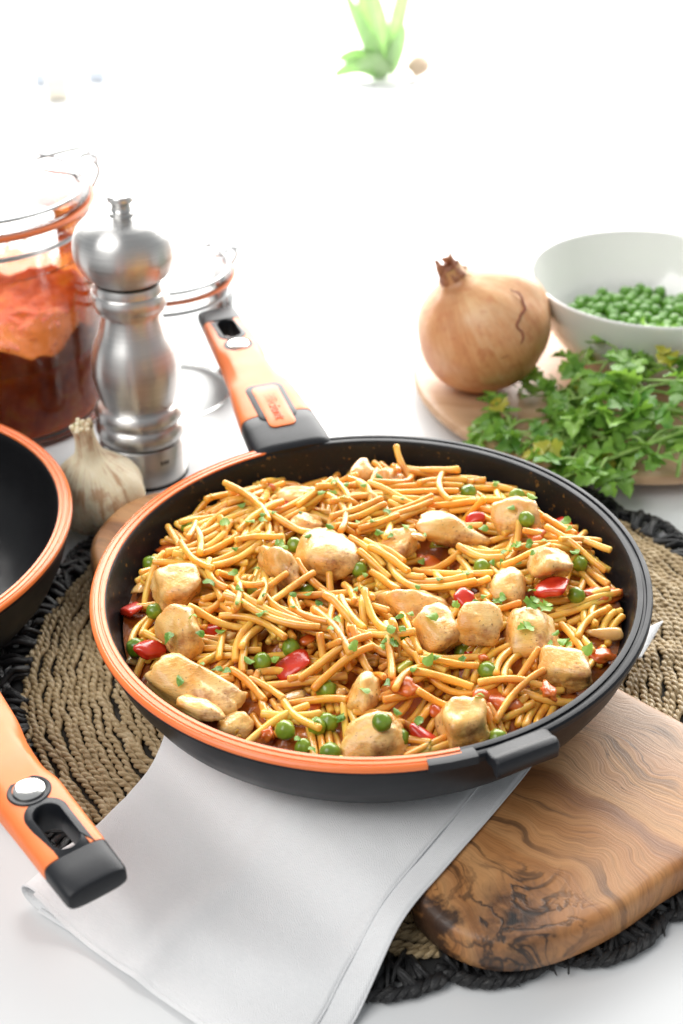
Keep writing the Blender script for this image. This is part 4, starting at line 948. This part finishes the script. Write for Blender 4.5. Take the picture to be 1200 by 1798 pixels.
obj('collar', lathe(np.concatenate([[(2.0, 12.5), (2.30, 12.56), (2.33, 12.75)], sm([(2.33, 12.75), (2.50, 13.1), (2.55, 13.45), (2.47, 13.8)]), [(2.36, 13.9), (2.36, 14.2), (2.28, 14.45), (2.15, 14.5)]]), 72), 'steel', mill, angle=25)
obj('groove', lathe([(2.18, 14.4), (2.2, 14.8)], 64), 'dark_gap', mill)
obj('head', lathe(np.concatenate([[(2.1, 14.65), (2.28, 14.68)], sm([(2.28, 14.68), (2.85, 15.2), (3.28, 16.1), (3.34, 16.9), (3.12, 17.8), (2.5, 18.5), (1.5, 18.88), (0.5, 18.98)]), [(0.01, 18.98)]]), 80), 'steel', mill)
obj('knob', lathe(np.concatenate([[(0.3, 18.75), (0.88, 18.8), (0.88, 19.1), (0.74, 19.2)], sm([(0.74, 19.2), (0.64, 19.4), (0.70, 19.65), (0.86, 19.85), (0.87, 20.1)]), [(0.78, 20.2), (0.01, 20.22)]]), 48), 'steel', mill)
mk_parts = []
for q in range(3):
    a = R(-58 + q * 4.4); 
    mk_parts.append(xf(rounded_box(-0.01, 0.012, -0.07, 0.07, -0.16, 0.16, 0.004), Matrix.Translation((2.965 * math.cos(a), 2.965 * math.sin(a), 2.05)) @ Matrix.Rotation(a, 4, 'Z')))
obj('printed_mark', join(*mk_parts), 'dark_gap', mill)

# ------------------------------------------------------------------ garlic
def bulb_shape():
    prof = crv([(0.02, 0.15), (1.1, 0.0), (2.1, 0.35), (2.8, 1.4), (2.95, 2.5), (2.6, 3.6), (1.75, 4.6), (1.0, 5.4), (0.72, 6.3), (0.64, 7.2), (0.68, 7.75)], 4)
    n = 72; th = np.linspace(0, 2 * math.pi, n, endpoint=False); V = []
    for t_ in th:
        lob = abs(math.sin(t_ * 3.5 + 0.6)) ** 0.6
        for r_, z in prof:
            k_ = math.exp(-((z - 1.9) / 2.0) ** 2); rr = r_ * (1 + 0.16 * k_ * (lob - 0.65)) + 0.05 * mnoise.noise(Vector((math.cos(t_) * 3, math.sin(t_) * 3, z * 0.5))) * min(1, r_)
            tw = t_ + 0.12 * z / 7
            V.append((rr * math.cos(tw) + 0.05 * max(0, z - 4) ** 1.5 * -0.35, rr * math.sin(tw), z))
    return np.array(V), grid_faces(n, len(prof), wrap_r=True)[:, ::-1].copy()
ga = thing('garlic_bulb', 'whole garlic bulb with brown streaked papery skin before the pepper mill', 'garlic', (-17.45, 17.6, 0), (R(3), R(-4), R(20)))
ga.scale = (1.04, 1.04, 0.97)
obj('bulb', bulb_shape(), 'garlic', ga, angle=None)
tip = []
for q in range(11):
    a = q / 11 * 6.283; r_ = 0.58 if q % 2 else 0.3; tip.append(tube(crv([(-0.12 + r_ * .7 * math.cos(a), r_ * .7 * math.sin(a), 7.0), (-0.14 + r_ * math.cos(a), r_ * math.sin(a), 7.6), (-0.16 + r_ * 1.15 * math.cos(a), r_ * 1.15 * math.sin(a), 7.86 + 0.1 * math.sin(q * 7))], 3), [0.2, 0.2, 0.2, 0.18, 0.17, 0.15, 0.1][:7], 6))
obj('neck_end', join(*tip), 'garlic', ga, angle=None)

# ------------------------------------------------------------------ jars
def jar(name, label, loc, Rj, H, spin):
    t = thing(name, label, 'jar', loc, (0, 0, R(spin)))
    sh = crv([(Rj * 0.86, 0.1), (Rj * 0.9, 0.15), (Rj * 0.96, 0.5), (Rj, 1.4), (Rj, H * 0.70), (Rj * 0.985, H * 0.76), (Rj * 0.955, H * 0.82), (Rj * 0.955, H * 0.885), (Rj * 1.0, H * 0.90), (Rj * 1.0, H * 0.925), (Rj * 0.94, H * 0.93)], 5)
    obj('glass_body', lathe(sh, 80), 'glass', t)
    obj('neck_wire', lathe([(Rj * 0.96 + 0.16 * math.cos(a), H * 0.85 + 0.16 * math.sin(a)) for a in np.linspace(0, 6.283, 9)], 72), 'wire', t)
    obj('gasket', lathe([(Rj * 0.93, H * 0.932), (Rj * 1.03, H * 0.932), (Rj * 1.045, H * 0.942), (Rj * 1.03, H * 0.952), (Rj * 0.93, H * 0.952), (Rj * 0.93, H * 0.932)], 80), 'gasket', t)
    lid = obj('lid', lathe(crv([(Rj * 0.93, H * 0.955), (Rj * 1.0, H * 0.96), (Rj * 1.0, H * 0.985), (Rj * 0.95, H * 1.0), (Rj * 0.85, H * 1.012), (Rj * 0.5, H * 1.03), (0.02, H * 1.035)], 4), 72), 'glass', t)
    obj('lid_wire', lathe([(Rj * 0.955 + 0.13 * math.cos(a), H * 1.003 + 0.13 * math.sin(a)) for a in np.linspace(0, 6.283, 9)], 72), 'wire', lid)
    hx = Rj * 1.02
    obj('clasp', join(tube(crv([(hx * 0.9, -0.9, H * 1.03), (hx * 0.98, -0.8, H * 1.06), (hx * 1.1, -0.75, H * 1.05), (hx * 1.14, 0, H * 1.0), (hx * 1.1, 0.75, H * 1.05), (hx * 0.98, 0.8, H * 1.06), (hx * 0.6, 0.7, H * 1.05)], 5), 0.12, 6)[:2],
                      tube(crv([(hx * 1.1, 0, H * 1.02), (hx * 1.16, 0, H * 0.97), (hx * 1.08, 0, H * 0.9), (hx * 1.0, 0, H * 0.85)], 5), 0.13, 6)[:2]), 'wire', t)
    return t
j1 = jar('preserving_jar', 'large glass clip jar part filled with red tomato sauce', (-27.0, 33.4, 0), 7.85, 17.2, 32)
fill = []
na_, th = 96, np.linspace(0, 2 * math.pi, 96, endpoint=False)
prof = [(0.02, 0.35), (6.0, 0.35), (7.2, 0.7), (7.55, 1.6), (7.58, 4.0), (7.58, 6.4)]
for t_ in th:
    lv = 7.6 + 1.5 * mnoise.noise(Vector((math.cos(t_) * 2.2, math.sin(t_) * 2.2, 0.4))) + 0.5 * mnoise.noise(Vector((math.cos(t_) * 7, math.sin(t_) * 7, 2.4)))
    for r_, z in prof: fill.append((r_ * math.cos(t_), r_ * math.sin(t_), z))
    fill.append((7.55 * math.cos(t_), 7.55 * math.sin(t_), lv))
    for rq in (7.1, 6.3, 5.4, 4.4, 3.3, 2.1, 0.9, 0.02):
        x, y = rq * math.cos(t_), rq * math.sin(t_); wq = min(1, max(0, (rq - 4.5) / 3.0))
        fill.append((x, y, lv * wq + 7.4 * (1 - wq) + 0.7 * mnoise.noise(Vector((x * 0.55, y * 0.55, 8))) + 0.4 * mnoise.noise(Vector((x * 1.3, y * 1.3, 3)))))
obj('sauce_fill', (np.array(fill), grid_faces(na_, len(prof) + 9, wrap_r=True)[:, ::-1].copy()), 'tomato_sauce', j1, angle=None)
obj('sauce_smear', lathe([(7.64, 6.0), (7.64, 9.0), (7.64, 12.0), (7.45, 13.4), (7.3, 14.6), (7.3, 15.4)], 80), 'film', j1)
j2 = jar('preserving_jar', 'small empty glass clip jar behind the pepper mill', (-14.9, 35.4, 0), 5.35, 10.4, 30)

# ------------------------------------------------------------------ wooden plate, onion, bowl of peas
PZ = 1.75
plate = obj('wooden_plate', lathe([(0.01, 0.05), (10.5, 0.05), (11.5, 0.25), (14.6, 0.98), (15.2, 1.05), (15.55, 1.25), (15.6, 1.6), (15.45, 1.85), (15.15, 1.95), (14.6, 1.92), (13.6, 1.78), (12.8, PZ), (0.01, PZ)], 128), 'plate', loc=(19.6, 35.4, 0))
tag(plate, 'round pale wooden plate carrying the onion, parsley and bowl', 'plate')
on = thing('onion', 'whole brown onion with dry papery neck leaning towards the jars', 'onion', (9.05, 33.6, PZ + 4.55), (R(4), R(-30), R(-4)))
op = crv([(0.05, -4.55), (1.2, -4.4), (3.0, -3.7), (4.5, -1.9), (5.0, 0.0), (4.72, 1.8), (3.8, 3.2), (2.4, 4.1), (1.3, 4.6), (0.9, 5.2), (0.8, 5.7)], 5)
n = 96; V = []
for t_ in np.linspace(0, 2 * math.pi, n, endpoint=False):
    for r_, z in op:
        rr = r_ * (1 + 0.018 * math.sin(5 * t_ + 1) + 0.012 * math.sin(9 * t_ + z)) + 0.07 * mnoise.noise(Vector((math.cos(t_) * 2, math.sin(t_) * 2, z * 0.4))) * min(1, r_)
        V.append((rr * math.cos(t_), rr * math.sin(t_), z))
obj('skin', (np.array(V), grid_faces(n, len(op), wrap_r=True)[:, ::-1].copy()), 'onion', on, angle=None)
nk = []
for q in range(16):
    a = q / 16 * 6.283 + rng.uniform(-.2, .2); r0_ = rng.uniform(0.3, 0.85); h = rng.uniform(5.7, 6.9); b = a + rng.uniform(-1.2, 1.2); r0_ *= 1.25
    nk.append(tube(crv([(1.0 * math.cos(a), 1.0 * math.sin(a), 4.8), (0.85 * r0_ * math.cos(a) , 0.85 * r0_ * math.sin(a), 5.5), (r0_ * 0.8 * math.cos(b), r0_ * 0.8 * math.sin(b), h)], 4), [0.26, .28, .28, .28, .26, .25, .22, .17, .08], 6, ns=0.55)[:2])
obj('dry_neck', join(*nk), 'onion_dry', on, angle=None)
def osurf(az, z):
    r_ = float(np.interp(z, op[:, 1], op[:, 0])) + 0.02; return (r_ * 1.01 * math.cos(az), r_ * 1.01 * math.sin(az), z)
cr = [osurf(R(a), z) for a, z in ((-32, 3.0), (-30, 2.5), (-34, 1.9), (-44, 1.5), (-54, 1.2), (-53, 0.6), (-56, 0.0), (-66, -0.3), (-80, -0.2))]
CP = crv([(x + rng.normal() * 0.05, y, z + rng.normal() * 0.08) for x, y, z in crv(cr, 2)], 2); obj('skin_crack', tube(CP, np.interp(np.linspace(0, 1, len(CP)), [0, .2, .8, 1], [.03, .085, .07, .01]), 5, ns=1.0)[:2], 'onion_crack', on, angle=None)
BW = (21.9, 37.7)
bowl = obj('white_bowl', lathe(np.concatenate([[(0.01, PZ + 0.35), (3.9, PZ + 0.35), (4.1, PZ + 0.05), (4.7, PZ + 0.05), (4.9, PZ + 0.5)], crv([(4.9, PZ + 0.5), (6.3, PZ + 1.5), (7.7, PZ + 3.2), (8.6, PZ + 5.2), (9.15, PZ + 6.75)], 5), [(9.17, PZ + 6.92), (9.08, PZ + 7.0), (8.95, PZ + 6.96), (8.85, PZ + 6.75)], crv([(8.85, PZ + 6.75), (8.3, PZ + 5.2), (7.4, PZ + 3.3), (6.0, PZ + 1.75), (4.0, PZ + 0.95), (0.01, PZ + 0.85)], 5)]), 112), 'porcelain', loc=(BW[0], BW[1], 0))
tag(bowl, 'white porcelain bowl holding green peas on the wooden plate', 'bowl')
PEA = [mesh_of('fresh_pea', *(lambda q: (q[0] * 0.48, q[1]))(pea_mesh(50 + i, 0.025)), angle=None) for i in range(5)]
for m_ in PEA: m_.materials.append(M['pea_fresh'])
cnt = 0
for lay, (zz, rad_) in enumerate(((PZ + 2.3, 6.3), (PZ + 3.1, 6.0))):
    sp_ = 0.93; k0 = int(rad_ / sp_) + 2
    for i in range(-k0, k0 + 1):
        for j in range(-k0, k0 + 1):
            x = (i + 0.5 * (j % 2) + 0.3 * lay) * sp_ + rng.normal() * 0.08; y = j * sp_ * 0.87 + rng.normal() * 0.08 + 0.25 * lay
            if math.hypot(x, y) > rad_ or y < -3.5: continue
            if lay == 1 and rng.uniform() < 0.10: continue
            o = link('fresh_pea', PEA[cnt % 5], None, None, (BW[0] + x, BW[1] + y, zz + rng.uniform(-0.22, 0.25)), (rng.uniform(0, 6), rng.uniform(0, 6), 0))
            tag(o, 'round fresh green pea in the white bowl', 'pea', 'peas in the white bowl'); cnt += 1

# ------------------------------------------------------------------ bunch of parsley
def leafset(root, P, d, scale, count=3):
    d = np.asarray(d, float); d /= np.linalg.norm(d); az0 = math.atan2(d[1], d[0])
    for q in range(count):
        da = (q - (count - 1) / 2) * rng.uniform(0.7, 1.1); yellow = rng.uniform() < 0.06
        me = LEAFY[int(rng.integers(4))] if yellow else LEAF[int(rng.integers(10))]
        o = link('leaf', me, None, root); o.location = [c * S for c in P]
        o.rotation_euler = Euler((rng.normal() * 0.55, rng.normal() * 0.35 - 0.25 * d[2], az0 + da)); sc_ = scale * rng.uniform(0.8, 1.25); o.scale = (sc_, sc_, sc_)
def sprig(base, tipp, arch, label, nb, lscale, seed, rad_=0.11):
    b = np.array(base, float); t_ = np.array(tipp, float); mid = (b + t_) / 2 + np.array([0, 0, arch]) + np.random.default_rng(seed).normal(size=3) * [0.6, 0.6, 0.1]
    root = thing('parsley_sprig', label, 'parsley', tuple(b), group='parsley sprigs on the wooden plate')
    C = crv([b - b, mid - b, t_ - b], 8); obj('stem', tube(C, np.linspace(rad_, rad_ * 0.55, len(C)), 7)[:2], 'stem', root, angle=None)
    for q in range(nb):
        f_ = 0.42 + 0.55 * (q + rng.uniform(0, .6)) / nb; i = min(len(C) - 2, int(f_ * len(C))); p = C[i]; dr = C[i + 1] - C[i]; dr /= np.linalg.norm(dr)
        az = math.atan2(dr[1], dr[0]) + (1 if q % 2 else -1) * rng.uniform(0.5, 1.3); ln = rng.uniform(1.2, 2.8)
        e = p + np.array([math.cos(az) * ln, math.sin(az) * ln, rng.uniform(-0.6, 0.9)])
        e[2] = max(e[2], PZ + 0.35 - b[2])
        Q = crv([p, (p + e) / 2 + [0, 0, 0.35], e], 5); obj('stalk', tube(Q, np.linspace(rad_ * .6, rad_ * .4, len(Q)), 6)[:2], 'stem', root, angle=None)
        leafset(root, e, e - p, lscale, 3)
    leafset(root, C[-1], C[-1] - C[-3], lscale * 1.05, 3)
    return root
sprigs = [
 ((24.5, 23.0, 4.6), (13.2, 19.2, 2.2), 0.5, 'parsley sprig with the long thick stem crossing the front of the bunch', 4, 2.0),
 ((25.5, 24.5, 4.0), (14.5, 26.5, 4.2), 1.2, 'parsley sprig arching over the middle of the bunch', 6, 2.3),
 ((26.0, 27.0, 4.0), (16.0, 29.6, 5.4), 1.4, 'parsley sprig rising in front of the white bowl', 6, 2.2),
 ((24.0, 26.0, 3.2), (10.2, 26.0, 2.5), 0.3, 'parsley sprig reaching below the onion', 6, 2.0),
 ((22.0, 23.5, 2.8), (8.4, 25.0, 2.3), 0.2, 'parsley sprig with the tip behind the pan rim at the plate edge', 5, 1.9),
 ((24.5, 22.0, 3.0), (14.0, 22.6, 2.5), 0.8, 'low leafy parsley sprig in the front half of the bunch', 6, 2.2),
 ((26.5, 21.5, 3.4), (17.5, 21.4, 2.6), 0.9, 'leafy parsley sprig above the plate edge at the front', 5, 2.2),
 ((27.5, 25.5, 5.0), (19.0, 25.4, 5.6), 1.0, 'high parsley sprig on top of the bunch', 6, 2.4),
 ((28.0, 28.5, 4.6), (21.0, 29.8, 5.8), 0.9, 'parsley sprig at the right against the bowl', 5, 2.2),
 ((22.5, 28.5, 2.6), (12.6, 30.0, 2.6), 0.6, 'dark parsley sprig between onion and bunch', 4, 1.9),
 ((23.0, 24.5, 2.6), (11.0, 23.6, 2.3), 0.6, 'yellowing parsley sprig low behind the pan rim', 6, 2.0),
 ((28.5, 23.0, 4.8), (22.0, 21.8, 4.0), 0.6, 'parsley sprig at the right edge of the picture', 4, 2.3),
 ((20.8, 26.0, 3.4), (14.2, 20.4, 1.9), 1.0, 'parsley sprig drooping over the plate edge toward the pan', 6, 2.1),
 ((26.0, 25.0, 3.0), (17.0, 24.0, 4.4), 1.0, 'dense parsley sprig in the heart of the bunch', 7, 2.3),
]
for n_, (b, t_, ar, lab, nb, ls) in enumerate(sprigs):
    sprig(b, t_, ar, lab, max(3, nb - 1), ls * 0.92, 70 + n_, 0.20 if n_ == 0 else 0.13)
for pts, rr_, lab in (([(23.6, 22.0, 4.6), (21.9, 20.8, 4.4), (21.2, 20.0, 3.4), (21.0, 19.5, 2.1)], 0.15, 'bare parsley stalk hanging down over the plate edge'),
        ([(27.0, 25.4, 6.2), (22.0, 23.6, 5.9), (17.6, 22.2, 4.4)], 0.13, 'bare parsley stalk lying across the top of the bunch'),
        ([(27.0, 23.6, 6.0), (22.6, 24.4, 6.6), (19.4, 26.0, 6.0)], 0.11, 'thin parsley stalk curving up toward the bowl'),
        ([(27.0, 20.6, 4.0), (22.5, 20.6, 3.9), (18.6, 19.9, 3.0)], 0.12, 'low bare parsley stalk along the front plate edge'),
        ([(26.5, 22.4, 5.6), (23.0, 21.2, 5.2), (20.0, 21.6, 4.4), (18.4, 20.6, 2.6)], 0.10, 'bent parsley stalk dropping to the front of the bunch'),
        ([(20.0, 25.6, 5.6), (17.0, 24.4, 5.0), (14.0, 23.8, 3.4)], 0.12, 'pale parsley stalk pointing at the pan from the middle')):
    bs = obj('parsley_stalk', tube(crv(pts, 6), rr_, 7)[:2], 'stem', angle=None)
    tag(bs, lab, 'parsley', 'parsley sprigs on the wooden plate')

# ------------------------------------------------------------------ blurred things at the far end of the table
PY = 121
pt = thing('leafy_plant', 'small green leafy plant with a brown bulb in a white saucer far back', 'plant', (4.0, PY, 0))
obj('saucer', lathe([(0.01, 0.0), (3.0, 0.0), (4.0, 0.12), (4.3, 0.28), (4.2, 0.34), (3.8, 0.26), (3.0, 0.16), (0.01, 0.14)], 56), 'white_pot', pt)
def strap(pts, wd):
    C = crv(pts, 6); n = len(C); V = []
    T = np.gradient(C, axis=0); T /= np.linalg.norm(T, axis=1)[:, None]
    for i in range(n):
        s_ = np.cross(T[i], (0, -1, 0.3)); s_ /= np.linalg.norm(s_); ww = wd * max(0.06, math.sin(math.pi * (0.15 + 0.85 * i / (n - 1)))) ** 0.7
        nn_ = np.cross(s_, T[i])
        V += [C[i] - s_ * ww, C[i] - nn_ * ww * 0.25, C[i] + s_ * ww]
    return np.array(V), grid_faces(n, 3)
for pts in ([(0, 0, 0.4), (-2.2, 0, 5), (-5.0, 0, 10.5)], [(0.3, 0, .4), (-0.6, .4, 7), (-3.4, .3, 15)], [(0.6, 0, .4), (1.6, -.3, 3.6), (2.6, -.4, 6.6)], [(0.8, .3, .4), (1.8, .4, 8), (4.0, .2, 15)],
            [(0, 0, 0.4), (-3, -.5, 2.9), (-6.0, -.8, 2.6)], [(0, -.5, .4), (-3.2, -1.2, 1.9), (-6.6, -1.5, 0.7)], [(0.5, -.8, .4), (-1.2, -2, 2.6), (-3.6, -2.8, 2.0)], [(-.3, .5, .4), (-2.4, 1, 6), (-3.0, 1.2, 12)]):
    obj('leaf', strap(pts, 1.0), 'plant', pt, angle=None).modifiers.new('t', 'SOLIDIFY').thickness = 0.0008
obj('bulb', xf(chunk((1.6, 1.5, 1.4), 5, 9, 6, 0.1, 3), Matrix.Translation((4.4, -1.0, 1.7))), 'bulb', pt, angle=None)
for (u, v), sx, hz_, mt, lab in (((75, 146), 0.8, 1.5, 'grey_block', 'grey blue blurred tin at the far left of the table'), ((172, 140), 1.1, 1.4, 'grey_block', 'wider grey blue blurred tin to the right of the tan one'), ((105, 172), 1.3, 3.0, 'tan_block', 'pale tan blurred tin between the two grey ones')):
    x, y = at(u, v, 0); t_ = thing('storage_tin', lab, 'tin', (x, y, 0), group='tins at the far end of the table')
    obj('tin_body', rounded_box(-sx, sx, -1, 1, 0, hz_ * 0.75, 0.12), mt, t_); obj('tin_lid', rounded_box(-sx - .05, sx + .05, -1.05, 1.05, hz_ * 0.75 + 0.01, hz_, 0.1), mt, t_)
x, y = at(237, 183, 0)
po = thing('thin_post', 'thin pale grey upright rod far back at the left', 'post', (x, y, 0))
obj('rod', tube([(0, 0, 0.2), (0, 0, 12), (0, 0, 26)], 0.10, 8)[:2], 'wire', po); obj('foot', lathe([(0.01, 0.0), (0.5, 0.0), (0.5, 0.12), (0.2, 0.3), (0.01, 0.3)], 24), 'wire', po)
print('noodles', len(deep), len(top_n))
